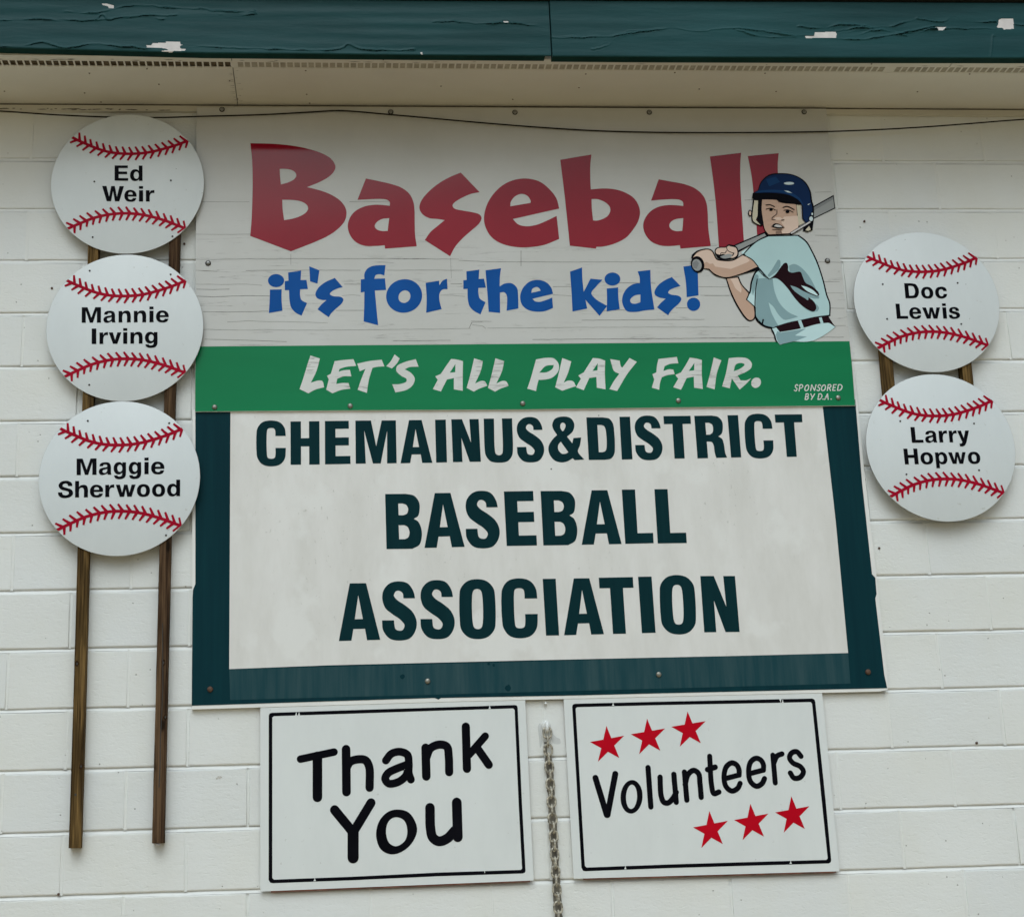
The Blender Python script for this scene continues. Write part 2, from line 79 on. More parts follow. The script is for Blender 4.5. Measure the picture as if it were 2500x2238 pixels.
BALLS = [{'c': [-0.0403, 4.0824], 'rot': 0.0, 'letters': [('E', '-884,40923 -391,40920 -406,41533 -901,41535'), ('d', '-323,40920 134,40918 120,41531 -338,41533'), ('W', '-1317,40104 -525,40096 -540,40705 -1334,40712'), ('e', '-509,40096 -64,40092 -77,40700 -524,40704'), ('i', '23,40091 173,40090 160,40698 9,40700'), ('r', '275,40089 583,40086 571,40695 262,40697')], 'screws': '-1622,40887 1170,40937 -1614,38683 1263,38711', 'marks': '1357,41404 2323,40436'}, {'c': [-0.0362, 3.5213], 'rot': 0.0237, 'letters': [('M', '-1903,35382 -1223,35384 -1239,35973 -1921,35970'), ('a', '-1133,35385 -703,35386 -719,35975 -1149,35973'), ('n', '-598,35386 -168,35388 -182,35977 -613,35975'), ('n', '-54,35388 380,35389 367,35979 -68,35977'), ('i', '500,35390 645,35390 633,35980 488,35979'), ('e', '735,35390 1188,35392 1177,35982 724,35980'), ('I', '-1525,34575 -1364,34575 -1381,35159 -1543,35159'), ('r', '-1250,34576 -951,34576 -967,35160 -1267,35159'), ('v', '-921,34576 -479,34577 -493,35161 -937,35160'), ('i', '-413,34577 -269,34578 -283,35162 -427,35162'), ('n', '-158,34578 271,34579 258,35163 -172,35162'), ('g', '358,34579 802,34580 791,35165 345,35164')], 'screws': '-1682,37380 1226,37227 -1568,33046', 'marks': '1924,36756'}, {'c': [-0.0413, 2.9636], 'rot': 0.016, 'letters': [('M', '-1899,29748 -1214,29749 -1231,30342 -1919,30341'), ('a', '-1136,29749 -695,29749 -711,30342 -1153,30342'), ('g', '-623,29749 -197,29749 -211,30343 -639,30342'), ('g', '-100,29749 327,29749 314,30343 -114,30343'), ('i', '442,29749 589,29749 577,30344 430,30343'), ('e', '676,29749 1136,29749 1125,30344 664,30344'), ('S', '-2512,28946 -1997,28946 -2016,29534 -2533,29533'), ('h', '-1926,28946 -1487,28946 -1505,29534 -1945,29534'), ('e', '-1416,28946 -961,28946 -978,29534 -1434,29534'), ('r', '-890,28946 -580,28946 -596,29535 -906,29535'), ('w', '-527,28946 155,28946 142,29535 -543,29535'), ('o', '202,28946 652,28946 640,29536 188,29535'), ('o', '724,28946 1175,28946 1164,29536 712,29536'), ('d', '1244,28946 1695,28946 1686,29537 1233,29536')], 'screws': '-1576,31717 1269,31606 1231,27552', 'marks': ''}, {'c': [2.9321, 3.6067], 'rot': 0.0168, 'letters': [('D', '28516,36192 29055,36191 29066,36791 28525,36792'), ('o', '29139,36191 29601,36190 29613,36790 29150,36791'), ('c', '29679,36190 30132,36189 30146,36790 29692,36790'), ('L', '28095,35383 28530,35382 28539,35977 28103,35977'), ('e', '28592,35382 29048,35382 29059,35977 28601,35977'), ('w', '29104,35381 29789,35381 29802,35977 29115,35977'), ('i', '29876,35381 30022,35380 30036,35977 29889,35977'), ('s', '30100,35380 30537,35380 30552,35977 30114,35977')], 'screws': '27701,36759 30596,36798 27719,35375 30542,35161', 'marks': '28756,38557 30907,36745 30889,35375'}, {'c': [2.921, 3.0411], 'rot': 0.0142, 'letters': [('L', '28142,30584 28579,30583 28587,31177 28148,31177'), ('a', '28652,30583 29097,30583 29106,31178 28659,31177'), ('r', '29179,30583 29493,30583 29503,31178 29188,31178'), ('r', '29559,30583 29856,30583 29867,31178 29569,31178'), ('y', '29882,30583 30325,30583 30338,31178 29893,31178'), ('H', '27790,29773 28308,29772 28314,30361 27795,30362'), ('o', '28396,29772 28862,29771 28870,30361 28403,30361'), ('p', '28954,29771 29398,29770 29407,30360 28962,30361'), ('w', '29447,29770 30105,29769 30117,30360 29457,30360'), ('o', '30171,29769 30632,29768 30645,30359 30183,30360')], 'screws': '27794,31408 30560,31290 27808,29400 30536,29521', 'marks': ''}]
STITCH = {'up': '-2496,42677 -2291,42558* -2040,42438* -1757,42302* -1444,42173* -1132,42081* -821,42031* -510,42008* -200,42009* 109,42034* 419,42087* 728,42167* 1038,42261* 1348,42366* 1658,42498* 1789,42547', 'lo': '-2540,39006 -2271,39140* -1971,39279* -1670,39413* -1367,39507* -1063,39574* -758,39614* -452,39624* -145,39608* 163,39567* 472,39497* 781,39406* 1090,39296* 1400,39165* 1765,39011', 'ticks': ['-2232,42861 -2206,42517', '-2027,42738 -1987,42413', '-1821,42594 -1768,42308', '-1596,42499 -1528,42208', '-1358,42431 -1276,42124', '-1118,42363 -1021,42064', '-884,42305 -774,42028', '-641,42296 -517,42009', '-399,42283 -261,42009', '-163,42298 -11,42025', '79,42309 245,42057', '314,42355 495,42107', '559,42404 754,42175', '800,42474 1010,42252', '1033,42551 1257,42335', '1244,42641 1482,42423', '1461,42739 1714,42519', '-2559,42447 -2300,42563', '-2319,42290 -2073,42454', '-2092,42140 -1858,42351', '-1826,42024 -1603,42239', '-1536,41926 -1324,42138', '-1264,41848 -1064,42070', '-1000,41801 -811,42030', '-712,41758 -533,42010', '-435,41734 -269,42009', '-148,41752 8,42026', '115,41777 260,42060', '394,41812 528,42115', '678,41882 801,42189', '944,41958 1056,42267', '1198,42035 1299,42349', '1451,42145 1542,42448', '1687,42246 1767,42539', '-2588,39256 -2316,39117', '-2341,39406 -2079,39229', '-2116,39533 -1865,39326', '-1860,39647 -1621,39428', '-1563,39724 -1336,39514', '-1290,39798 -1074,39571', '-1025,39852 -821,39606', '-734,39876 -542,39621', '-452,39883 -272,39614', '-166,39849 2,39588', '102,39826 258,39546', '374,39782 517,39484', '652,39715 783,39406', '924,39625 1043,39312', '1178,39541 1285,39214', '1420,39433 1514,39117', '1659,39329 1740,39021', '-2270,38840 -2280,39135', '-2067,38956 -2059,39238', '-1849,39089 -1823,39345', '-1626,39166 -1584,39440', '-1396,39233 -1337,39513', '-1153,39289 -1077,39571', '-919,39333 -825,39605', '-674,39339 -563,39620', '-430,39349 -301,39616', '-199,39329 -54,39596', '46,39299 210,39557', '287,39256 467,39498', '524,39189 722,39424', '771,39122 987,39333', '1002,39045 1236,39234', '1219,38948 1469,39136', '1442,38854 1709,39034'], 'w': 93, 'tw': 59}
THANK = [[('5839,19827 6975,20034', 248), ('6411,19907 6401,18553', 315)], [('7382,20118 7379,18699', 286), ('7393,19506* 7515,19691* 7769,19769* 8032,19734* 8157,19510* 8160,18822', 272)], [('8725,19707 8921,19928* 9210,19987* 9462,19876* 9504,19592* 9496,19264* 9563,19051', 258), ('9465,19556 9079,19425* 8789,19282* 8690,19097* 8815,18940* 9117,18979* 9369,19150* 9469,19335', 258)], [('10088,20097 10088,19145', 286), ('10104,19766 10247,20069* 10564,20194* 10817,20117* 10870,19793* 10869,19265', 272)], [('11486,20776 11479,19363', 277), ('12144,20440 11566,19823', 248), ('11863,20029 12231,19475', 272)]]
YOU = [[('6974,18121 7584,17367', 305), ('8200,18319 7584,17367', 296), ('7584,17367 7573,16553', 363)], None, [('10185,18102 10186,17431* 10254,17129* 10460,16999* 10738,17083* 11007,17338', 315), ('11097,18249 11095,17119', 325)]]
YO = ['9051,18077* 9476,17959* 9735,17443* 9597,17033* 9259,16723* 8855,16620* 8504,16791* 8352,17230* 8450,17687* 8716,17980*', '9069,17822* 9304,17709* 9402,17407* 9338,17087* 9145,16918* 8978,16882* 8791,16988* 8689,17289* 8733,17610* 8878,17781*']
VOL = [[('15874,18941 16193,17702', 201), ('16568,19055 16222,17702', 201)], None, [('17714,19239 17727,17927', 181)], [('18109,18906 18107,18283* 18185,18069* 18330,18041* 18500,18178* 18637,18386', 181), ('18595,18988 18614,18057', 181)], [('18968,19054 18985,18118', 181), ('18963,18637 19084,18966* 19291,19103* 19455,18994* 19481,18671* 19490,18198', 181)], [('19887,19565 19881,18566* 19940,18309* 20120,18356', 176), ('19779,19119 20051,19193', 186)], [('20396,18803 20853,18905', 172), ('20868,18905 20877,19086* 20802,19255* 20639,19321* 20441,19192* 20336,18862* 20380,18529* 20574,18377* 20778,18461* 20880,18624', 176)], [('21256,18947 21720,19050', 172), ('21730,19049 21745,19230* 21669,19390* 21501,19457* 21302,19328* 21207,19006* 21249,18672* 21443,18514* 21643,18599* 21745,18763', 176)], [('22105,19547 22108,18611', 176), ('22110,19269 22251,19514* 22431,19582', 176)], [('23094,19483 22959,19640* 22782,19611* 22682,19446* 22786,19266* 23037,19135* 23131,18956* 22989,18768* 22780,18755* 22666,18929', 176)]]
VO = ['17462,18267* 17412,18055* 17312,17877* 17178,17760* 17029,17721* 16888,17768* 16777,17891* 16712,18074* 16703,18288* 16752,18500* 16852,18680* 16986,18798* 17136,18837* 17277,18790* 17389,18665* 17454,18482*', '17272,18272* 17242,18119* 17189,17989* 17119,17903* 17043,17875* 16973,17907* 16921,17997* 16892,18128* 16893,18283* 16922,18437* 16975,18567* 17046,18653* 17121,18682* 17191,18649* 17244,18559* 17273,18427*']
STARS = ['16353,20683 16499,20267 16952,20337 16588,20011 16736,19587 16357,19805 15991,19478 16129,19936 15754,20151 16215,20222', '17786,20899 17934,20483 18395,20547 18027,20222 18178,19799 17799,20020 17434,19698 17568,20156 17186,20379 17653,20444', '19222,21112 19367,20700 19837,20763 19461,20434 19609,20017 19236,20236 18865,19911 19002,20373 18616,20600 19088,20663', '19740,17730 19883,17318 20355,17389 19975,17052 20124,16622 19743,16847 19372,16518 19513,16983 19140,17204 19602,17275', '21183,17935 21326,17520 21784,17589 21414,17263 21563,16831 21178,17055 20811,16732 20952,17188 20576,17407 21042,17477', '22631,18146 22773,17728 23232,17794 22861,17469 23005,17043 22627,17264 22259,16942 22400,17397 22018,17620 22489,17687']
BATTER = [('black', ['25341,39984 26244,40490 26254,39931 25336,39477']), ('grey', ['25358,39944 26212,40418 26222,39958 25354,39531']), ('grey_dark', ['25358,39944 26212,40418 26214,40311 25345,39797']), ('black', ['22117,38396 22740,38671* 23474,38987 23541,38802 22331,38125']), ('grey', ['22241,38396 22822,38649* 23417,38904 23479,38802 23109,38605 22338,38212']), ('shirt_light', ['22449,38146 22862,38386 22703,38211 22504,38059']), ('black', ['21770,37127 22288,37168 22387,36866* 22630,36554 22544,36262 22788,35982 22796,35576* 22723,35440* 22547,35385* 22399,35484* 22112,35985* 21925,36479*']), ('skin', ['21828,37083 22244,37125 22345,36844* 22596,36498 22509,36228 22758,35961 22756,35597* 22684,35470* 22559,35441* 22444,35535* 22175,36006* 21970,36522*']), ('skin_light', ['21952,37083 22235,37117 22305,36866* 22350,36650* 22318,36512 22127,36694* 22041,36910*']), ('black', ['23523,38833 24734,38845 25023,38581* 25197,38207* 25369,37726* 25532,36985* 25611,36422* 25694,36077* 25647,35583 25070,35500* 24523,35375* 24020,35271* 23681,35145* 23388,35070 23088,35157* 22821,35384* 22751,35576 22791,35961 22481,36241 22645,36584* 22724,36951* 22923,37362* 23032,37427 22503,38046 22867,38439* 23154,38649*']), ('shirt', ['23560,38780 24688,38801 24977,38537* 25152,38172* 25317,37704* 25480,36964* 25553,36422* 25640,36077* 25601,35626 25075,35556* 24529,35439* 24026,35335* 23688,35222* 23372,35125 23122,35212* 22865,35426* 22816,35576 22838,35939 22535,36249 22700,36563* 22784,36929* 22969,37318* 23113,37418 22576,38072 22906,38408* 23171,38605*']), ('shirt_light', ['22535,36249 22679,36498* 22743,36433* 22822,36390 22771,36025']), ('shade', ['23003,37080 23355,37100* 23579,37056 23579,36818* 23615,36516* 23763,36085* 24062,35741* 24416,35559 24079,35463* 23871,35442* 23664,35657* 23505,35958* 23335,36130 23405,35744* 23539,35401* 23625,35209 23373,35138 23123,35225* 22887,35447* 22828,35618 22884,36390*']), ('shade', ['22935,37253 23034,37210* 22964,36864* 22764,36433 22740,36649* 22810,36994*']), ('shade', ['23737,37686* 23853,37838* 23924,37794* 23916,37598 23818,37424* 23661,37295* 23442,37143 23385,37209 23594,37468*']), ('shade', ['24247,37597 24440,37662* 24640,37575* 24867,37335* 25046,37030* 25180,36683* 25292,36337 25266,36273* 25142,36273 24841,36598 24673,37031 24243,37315']), ('shade', ['25124,36079 25240,35907* 25178,35778 24968,35736 24691,35866 25013,35779']), ('maroon', ['23456,37065 23699,37251* 23885,37489* 24069,37694* 24162,37707* 24208,37576* 24200,37389* 24326,37314* 24660,37344* 24733,37139* 24827,36901* 25063,36761* 25271,36544 25301,36423 25189,36337 24424,36556 24826,36210 24879,36339 25086,36123* 25134,35886* 25011,35758* 24695,35909* 24394,36233* 24105,36696* 23863,36990* 23686,37095*']), ('shade', ['24227,36803 24439,36729* 24753,36546* 25250,36329 25142,36273* 24878,36330 24855,36210 24536,36426* 24307,36643*']), ('shirt_light', ['24632,36802 24854,36736* 25089,36597* 25239,36424 25214,36381 24839,36576*']), ('black', ['23063,37557 23361,37165 23455,37057 23685,37086 23433,37044 23237,37166 23031,37418']), ('shirt', ['23085,37426 23242,37231 23396,37087 23311,37157 23128,37339']), ('line', '22980,37058 22885,36605* 22807,35961* 22808,35576* 22923,35383* 23113,35212* 23373,35138', 37), ('line', '23072,35446 23030,35298', 58), ('black', ['23341,35096 23542,35188 24026,35335* 24737,35472* 25074,35547* 25595,35605 25568,35541 25800,35125 25443,35093 23663,34932 23532,34933 23524,34509 23436,34679 23429,34828 23334,35019']), ('trousers', ['23382,35091 23537,35137 23665,34954 24498,35098* 25130,35265* 25567,35314 25785,35142 25423,34880* 24863,34602* 24449,34567* 24165,34590* 23873,34528* 23621,34458 23514,34636* 23481,34815*']), ('shade', ['23566,34997 23683,34932 24661,35084 24227,34823 24673,34765 24249,34610 23622,34466 23524,34657 23500,34848']), ('trousers', ['24246,34810 24679,35063 24912,35138 24674,34778']), ('maroon', ['23527,35167 24025,35326* 24735,35451* 25073,35535* 25559,35571 25766,35155 25546,35305* 25130,35265* 24498,35098* 23673,34954']), ('shirt', ['24381,35397 24507,35422 24592,35097 24475,35072']), ('shirt', ['25194,35513 25299,35533 25351,35294 25245,35264']), ('black', ['20524,37910 20562,38041 20780,38206* 21178,38288* 21358,38214* 21519,37887* 21721,37830* 22093,37833* 22504,38059 22860,37853* 23072,37565 23060,37418 22376,37233 21787,37075 21385,37206* 21156,37431 20994,37467']), ('skin', ['20595,37932 20796,38149* 21175,38245* 21327,38179* 21483,37843* 21718,37786* 22090,37790* 22501,38015 22829,37827* 23030,37557 22422,37298* 21791,37135* 21410,37258* 21179,37475 20996,37497']), ('skin_light', ['20618,37954 20816,38136* 21174,38231* 21317,38161* 21474,37830* 21717,37777* 22089,37781* 22500,38002 22640,37950 22752,37797 22664,37732 22002,37464 21412,37561 21340,37691 21214,37670 21097,37757 21010,37692 20741,37953']), ('black', ['21007,37649* 20991,37522* 20938,37416* 20858,37345* 20761,37320* 20663,37345* 20578,37417* 20520,37524* 20497,37650* 20513,37776* 20565,37883* 20646,37954* 20743,37979* 20841,37954* 20926,37882* 20984,37775*']), ('grey', ['20903,37627* 20890,37537* 20852,37462* 20794,37411* 20725,37394* 20656,37412* 20596,37462* 20556,37538* 20541,37628* 20553,37718* 20591,37794* 20649,37844* 20718,37862* 20787,37844* 20847,37793* 20887,37717*']), ('grey_dark', ['20558,37693 20711,37823 20804,37693 20706,37476 20585,37498']), ('black', ['21439,38192 21488,38292* 21638,38353* 21887,38366* 21976,38449* 22100,38440* 22300,38352* 22355,38103* 22287,37929* 22054,37855* 21845,37821* 21600,37856* 21468,38030*']), ('skin_light', ['21476,38179 21528,38266* 21655,38314* 21883,38322* 21992,38387* 22086,38365* 22263,38308* 22305,38103* 22236,37968* 22058,37907* 21939,37973* 21780,38060* 21614,38039* 21501,38083*']), ('grey', ['21628,37952 21777,38017* 21988,38073* 22117,38029 22039,37929* 21767,37886*']), ('line', '21645,38017 21681,38104* 21825,38104* 21894,38191', 29), ('line', '21906,38344 21937,38213* 22075,38125* 22177,38103 22106,37994', 29), ('black', ['23352,40277 24129,40286* 24783,40086 24792,39353* 24780,39123 24464,38868 23541,38802 23415,39036* 23366,39442* 23341,39885*']), ('skin', ['23416,40286 24126,40251* 24740,40073 24730,39353* 24731,39141* 24434,38903 23567,38855 23445,39045* 23400,39442* 23382,39885*']), ('skin_light', ['24213,39575 24762,39619 24731,39141* 24434,38903 24050,38903 24100,39000 24216,39132 24089,39354']), ('skin_shadow', ['23848,38978 24061,39022 24092,38903 23839,38877']), ('skin_light', ['23877,39553 24066,39566 24202,39442 23805,39442']), ('black', ['23157,39686 23288,40263 23438,40295 23382,39885* 23395,39442* 23415,39177 23213,39354*']), ('black', ['23083,40308 23303,40286 23235,39619 23157,39442 23356,39177 23202,39221* 22983,39354* 22954,39508*']), ('cream', ['23128,40250 23270,40241 23201,39619 23120,39442 23286,39230 23205,39265* 23028,39389* 22998,39531*']), ('black', ['22989,39721* 22979,39668* 22960,39624* 22934,39594* 22906,39584* 22880,39594* 22860,39624* 22848,39668* 22847,39721* 22856,39774* 22875,39818* 22901,39848* 22929,39858* 22955,39848* 22976,39818* 22987,39774*']), ('skin_light', ['22959,39721* 22953,39684* 22943,39652* 22929,39631* 22914,39624* 22900,39631* 22889,39652* 22884,39684* 22884,39721* 22890,39758* 22901,39790* 22915,39811* 22930,39819* 22943,39811* 22954,39790* 22959,39758*']), ('black', ['23045,40352 23094,40544 23301,40665 23457,41024* 23775,41303* 24224,41376* 24745,41309* 25145,41058* 25348,40646* 25373,40243* 25412,39975* 25366,39486* 25273,39021 25057,38947 24894,39000 25029,39331 24920,39508 24949,40064 24741,40086* 24118,40162* 23960,40277* 23415,40277 23120,40250']), ('navy', ['23145,40553 23322,40665 23484,41001* 23792,41258* 24219,41326* 24721,41273* 25100,41027* 25295,40623* 25312,40221* 25351,39953* 25328,39708 25249,39442 25050,39331 24961,39508 24987,40020 24898,40198* 24643,40399* 24358,40501* 23733,40563*']), ('navy_light', ['23320,40643 23743,40679* 24287,40653* 24695,40510* 24927,40287* 25008,40020 24987,40020 24860,40242* 24604,40430* 24320,40546* 23735,40590* 23208,40553']), ('navy_light', ['23654,41114 24042,41227 24191,41003 23755,40822']), ('cream', ['24747,40055 24905,40042 24897,39486* 24987,39331 24767,39212 24758,39442*']), ('cream', ['24988,39022 25155,39198 25212,39044 25111,38991']), ('highlight', ['24734,40950* 24717,40927* 24672,40908* 24607,40896* 24531,40891* 24456,40895* 24393,40908* 24351,40927* 24338,40949* 24355,40971* 24400,40990* 24465,41003* 24541,41008* 24617,41003* 24680,40991* 24721,40972*']), ('highlight', ['24308,40653 24475,40635* 24622,40546 24449,40577*']), ('highlight', ['25168,40073 25292,40131 25221,40055']), ('line', '24423,38876 25230,39375', 108), ('strap', '24447,38903 25199,39353', 62), ('black', ['25363,39495* 25351,39444* 25325,39401* 25289,39372* 25250,39362* 25212,39372* 25182,39401* 25164,39444* 25161,39495* 25174,39546* 25199,39589* 25235,39618* 25274,39628* 25312,39618* 25342,39589* 25360,39546*']), ('highlight', ['25333,39486* 25324,39449* 25305,39417* 25280,39396* 25252,39389* 25226,39396* 25205,39417* 25192,39449* 25190,39486* 25199,39524* 25217,39555* 25242,39576* 25270,39584* 25297,39576* 25318,39555* 25331,39524*']), ('black', ['25368,39686* 25362,39657* 25348,39633* 25330,39616* 25311,39611* 25292,39616* 25277,39633* 25268,39657* 25267,39686* 25274,39715* 25287,39739* 25305,39756* 25325,39762* 25343,39756* 25358,39739* 25367,39715*']), ('highlight', ['25355,39686* 25351,39666* 25342,39648* 25330,39637* 25317,39633* 25304,39637* 25294,39648* 25289,39666* 25288,39686* 25293,39706* 25301,39724* 25313,39735* 25327,39739* 25339,39735* 25349,39724* 25355,39707*']), ('line', '23564,40054 23711,40063* 23885,39983', 37), ('line', '24217,39952 24376,39993* 24637,39864', 42), ('line', '23558,39885 23741,39921* 23902,39850', 29), ('black', ['23807,39859* 23800,39838* 23784,39821* 23761,39810* 23735,39806* 23710,39810* 23689,39821* 23676,39838* 23673,39859* 23680,39879* 23696,39897* 23719,39908* 23745,39912* 23770,39908* 23790,39897* 23804,39879*']), ('line', '24236,39832 24405,39850* 24585,39753', 29), ('black', ['24445,39775* 24437,39751* 24419,39731* 24393,39717* 24364,39712* 24335,39717* 24312,39731* 24298,39751* 24294,39775* 24302,39799* 24320,39819* 24345,39832* 24375,39837* 24403,39832* 24426,39819* 24441,39799*']), ('line', '23965,39850 23943,39686* 23762,39531* 23744,39464* 23867,39442', 25), ('line', '24117,39433 24202,39442', 33), ('black', ['23689,39168 23812,39287* 23978,39278* 24203,39124 23941,39088*']), ('lip', ['23790,39177 23871,39243* 24036,39221* 24121,39141 23946,39141*']), ('line', '23729,39053 23916,39036* 24084,39053', 25), ('line', '24056,40175 24164,40206 24374,40206', 25)]
CRACKS = ['2073,40185 2705,40186 4047,40187', '7752,40190 9235,40208', '2090,38895 3017,38878 4098,38893', '2102,37909 2728,37891 3324,37906 4071,37921 4326,37904 5420,37918 9342,37910 10557,37907', '9342,37910 11775,37889', '11773,37840 12688,37789 16064,37765 20561,37771', '2108,37475 2881,37425', '3924,37454 5419,37466 8124,37459', '9106,37457 11913,37449', '2115,36932 3035,36913 3926,36926 4522,36876', '7515,36914 8116,36912', '11440,36916 11866,36915', '2147,36740 2740,36722 3333,36736', '2121,36470 2743,36436 3928,36479 4821,36460', '6088,36486 6462,36485', '7434,36465 7810,36496 8109,36462', '11049,36467 11503,36465 11956,36415', '15232,36467 15918,36416', '20775,36429 21861,36408', '2379,35867 3339,35847 3931,35860 4747,35872', '7204,35892 8401,35886', '14447,35987 14599,35986', '3268,35468 4081,35511 4525,35478 5711,35456 6901,35418', '12151,35454 12906,35434', '16252,35464 18395,35469 20860,35473', '2167,35191 3934,35150 6898,35133 8389,35141 11388,35155 12141,35167', '12746,35180 17459,35185 22539,35173', '2465,34814 5412,34701', '9277,34709 11374,34712', '14391,34725 20498,34735 26078,34750', '12066,35168 12180,35406', '12180,35406 12573,35420', '12192,35310 12567,35260', '12567,35260 12685,35164', '25532,40596 26174,40613', '25367,38826 26237,38792', '25114,36953 26137,36950', '25266,37744 26244,37726', '25465,36509 26218,36489', '25251,35905 26221,35885', '25342,35207 26201,35202', '25391,39077 26186,39076', '21371,40252 21609,40269', '22765,40271 23195,40288', '21328,38414 21547,38414', '21305,39363 21493,39363', '15247,36790 16321,36787', '17561,36945 19104,36907', '17037,35846 17805,35859 18418,35840', '19811,35930 20585,35943', '20929,36412 22018,36424', '20567,36772 22200,36750', '5570,38112 5569,37676', '11471,37938 11477,37126', '14115,38227 14089,37606']
UPPER = '2054,44047 26300,44119 26283,43089 26279,40037 26252,38124 26296,34587 26248,32086 19546,32071 13915,32047 8045,32072 2149,32083 2128,33696 2100,38118'
GREEN = '2146,34534 11370,34554 26281,34587 26278,33465 26241,32094 19546,32079 13915,32055 8045,32080 2156,32091 2139,33387'
LOWER = '2053,32186 26380,32348 26363,29153 26421,25752 26446,22312 26396,21696 26140,21644 18124,21641 10988,21636 2168,21577'
TEAL = '2155,32182 26299,32345 26237,29153 26258,25812 26364,25677 26348,25084 26287,24938 26329,22213 26384,21752 18129,21753 15257,21748 10666,21768 10566,21715 10455,21773 2167,21700 2145,25382 2156,25668 2237,25882'
PANEL = '3399,32246 25041,32278 25116,27796 25102,23010 21416,22994 14027,22992 6786,22969 3424,22913'
PLATE1 = '4483,21635 13572,21723 13602,15634 4496,15562'
PLATE2 = '14909,21722 24044,21695 24082,15614 14958,15647'
BORDER1 = ['4770,21318 4804,21374* 4880,21401 7624,21427 10429,21448 13207,21470 13275,21444* 13301,21366 13315,18225 13343,15961 13317,15903* 13240,15873 10371,15869 7549,15828 4914,15815 4821,15840* 4770,15927', '4890,21243 4947,21285 7623,21308 10426,21337 13144,21356 13191,21302 13200,18229 13227,16029 13183,15989 10374,15987 7551,15941 4946,15926 4891,15982']
BORDER2 = ['15195,21361 15223,21433* 15303,21465 18129,21468 20967,21461 23665,21453 23743,21417* 23770,21333 23818,18176 23826,15992 23800,15923* 23727,15884 20671,15892 18248,15896 15385,15881 15290,15902* 15238,16005', '15314,21300 15366,21347 18122,21351 20957,21339 23604,21332 23649,21277 23679,18179 23709,16052 23660,16002 20680,16012 18256,16015 15415,15999 15356,16056']
GAPS1 = '5703,21343 5799,21350 12336,21418 6297,15894 11965,15975'
GAPS2 = '16632,21425 22539,21395 22614,21384 16733,15960 22418,15969'
BOLT_UP = '3004,43950 9369,43884 14117,43893 19322,43923 25410,43974 2551,37747 25745,37793'
BOLT_GREEN = '2843,32244 7680,32245 13924,32279 19655,32336 25630,32391'
BOLT_LO = '2783,22239 10216,22353 18287,22402 25750,22326'
RAILS = []
CABLE = '-6093,43807* -5193,43779* -3388,43671* -1199,43599* 848,43576* 2066,43599* 4513,43698* 6361,43844* 7366,43901* 9301,43724* 13193,43368* 16328,43160* 18855,43069* 21081,43027* 23483,43038* 26230,43120* 29168,43273* 31641,43442* 34137,43648* 35807,43745*'
FASCIA = {'chips': ['603,44465 803,44467 830,44548 1303,44568 1273,44616 1804,44605 1834,44508 1949,44493 1807,44444 1808,44347 2009,44332 1982,44235 1595,44232 1524,44183 1166,44196 1137,44244 1379,44278 1264,44326 1006,44356 634,44352', '-1000,46088 -784,46091 -538,46028 -535,45897 -722,45895 -781,45976 -955,46023', '13319,45556 13528,45558 13539,45459 13360,45457', '24400,45037 24752,45040 24781,45191 25582,45233 25619,45132 25570,44948 24714,44956 24603,44922 24421,44937', '29324,45456 29775,45460 29685,45358 29602,45307 29447,45305 29425,45389', '31791,45770 31925,45839 32380,45844 32339,45402 31943,45364 31874,45431 31673,45446 31754,45599', '10309,44261 10397,44278 10409,44164 10321,44163'], 'ridges': ['-4496,45383 -3078,45430* -1651,45381* -938,45421* 206,45547* 1214,45476*', '-2234,45732 -1375,45692* -804,45780* 52,46002* 1495,45937* 2652,45884* 3523,45796* 4394,45855', '-1153,45451 -943,45616* -766,45422* -367,45524* 492,45599* 1644,45644', '3234,45661 3524,45599* 4395,45707', '-4448,44322 -3604,44394* -3043,44511* -2185,44310* -1196,44480* -195,44361* 1522,44312* 2669,44403* 3533,44362* 5556,44316* 7445,44349* 7739,44531* 8029,44387* 9196,44300* 10076,44357*', '10840,45447 11728,45473* 12393,45397* 13508,45442* 14992,45292', '15120,44847 17066,44915* 18280,45126* 19496,45271* 20396,45181* 21618,45293* 22678,45237* 23428,45094* 24796,45024*', '16515,44415 17045,44535* 17361,44819* 17819,44956*', '21918,45246 22659,45003* 24028,44983', '24218,45387 25135,45362* 25916,45505* 27290,45384* 28724,45771*', '24793,44990 26471,44906* 27721,45086* 28983,45317* 30076,45379* 31635,45395*', '25582,45233 26519,45376* 28041,45190* 29311,45473', '28724,45771 29643,45662* 30140,45922* 30428,45721* 31669,45666', '26334,45072 27281,45300* 28181,45057', '31519,45089 31336,44247', '32365,45606 32746,45525']}
KNOT1 = '-1681,23168 -1435,19755'
KNOT2 = '1217,23148 1319,21311'
WALL_NAILS = '-3092,36891 1651,38615 27431,39509 29449,19790 26678,26785 -2102,15677'
SMUDGE = '3115,19218'

# ---------------------------------------------------------------- materials
def new_mat(name, rgb, rough=0.5, spec=0.5, metal=0.0):
    mt = bpy.data.materials.new(name)
    mt.use_nodes = True
    n = mt.node_tree
    b = n.nodes['Principled BSDF']
    b.inputs['Base Color'].default_value = (*rgb, 1)
    b.inputs['Roughness'].default_value = rough
    b.inputs['Specular IOR Level'].default_value = spec
    b.inputs['Metallic'].default_value = metal
    mt.diffuse_color = (*rgb, 1)
    return mt

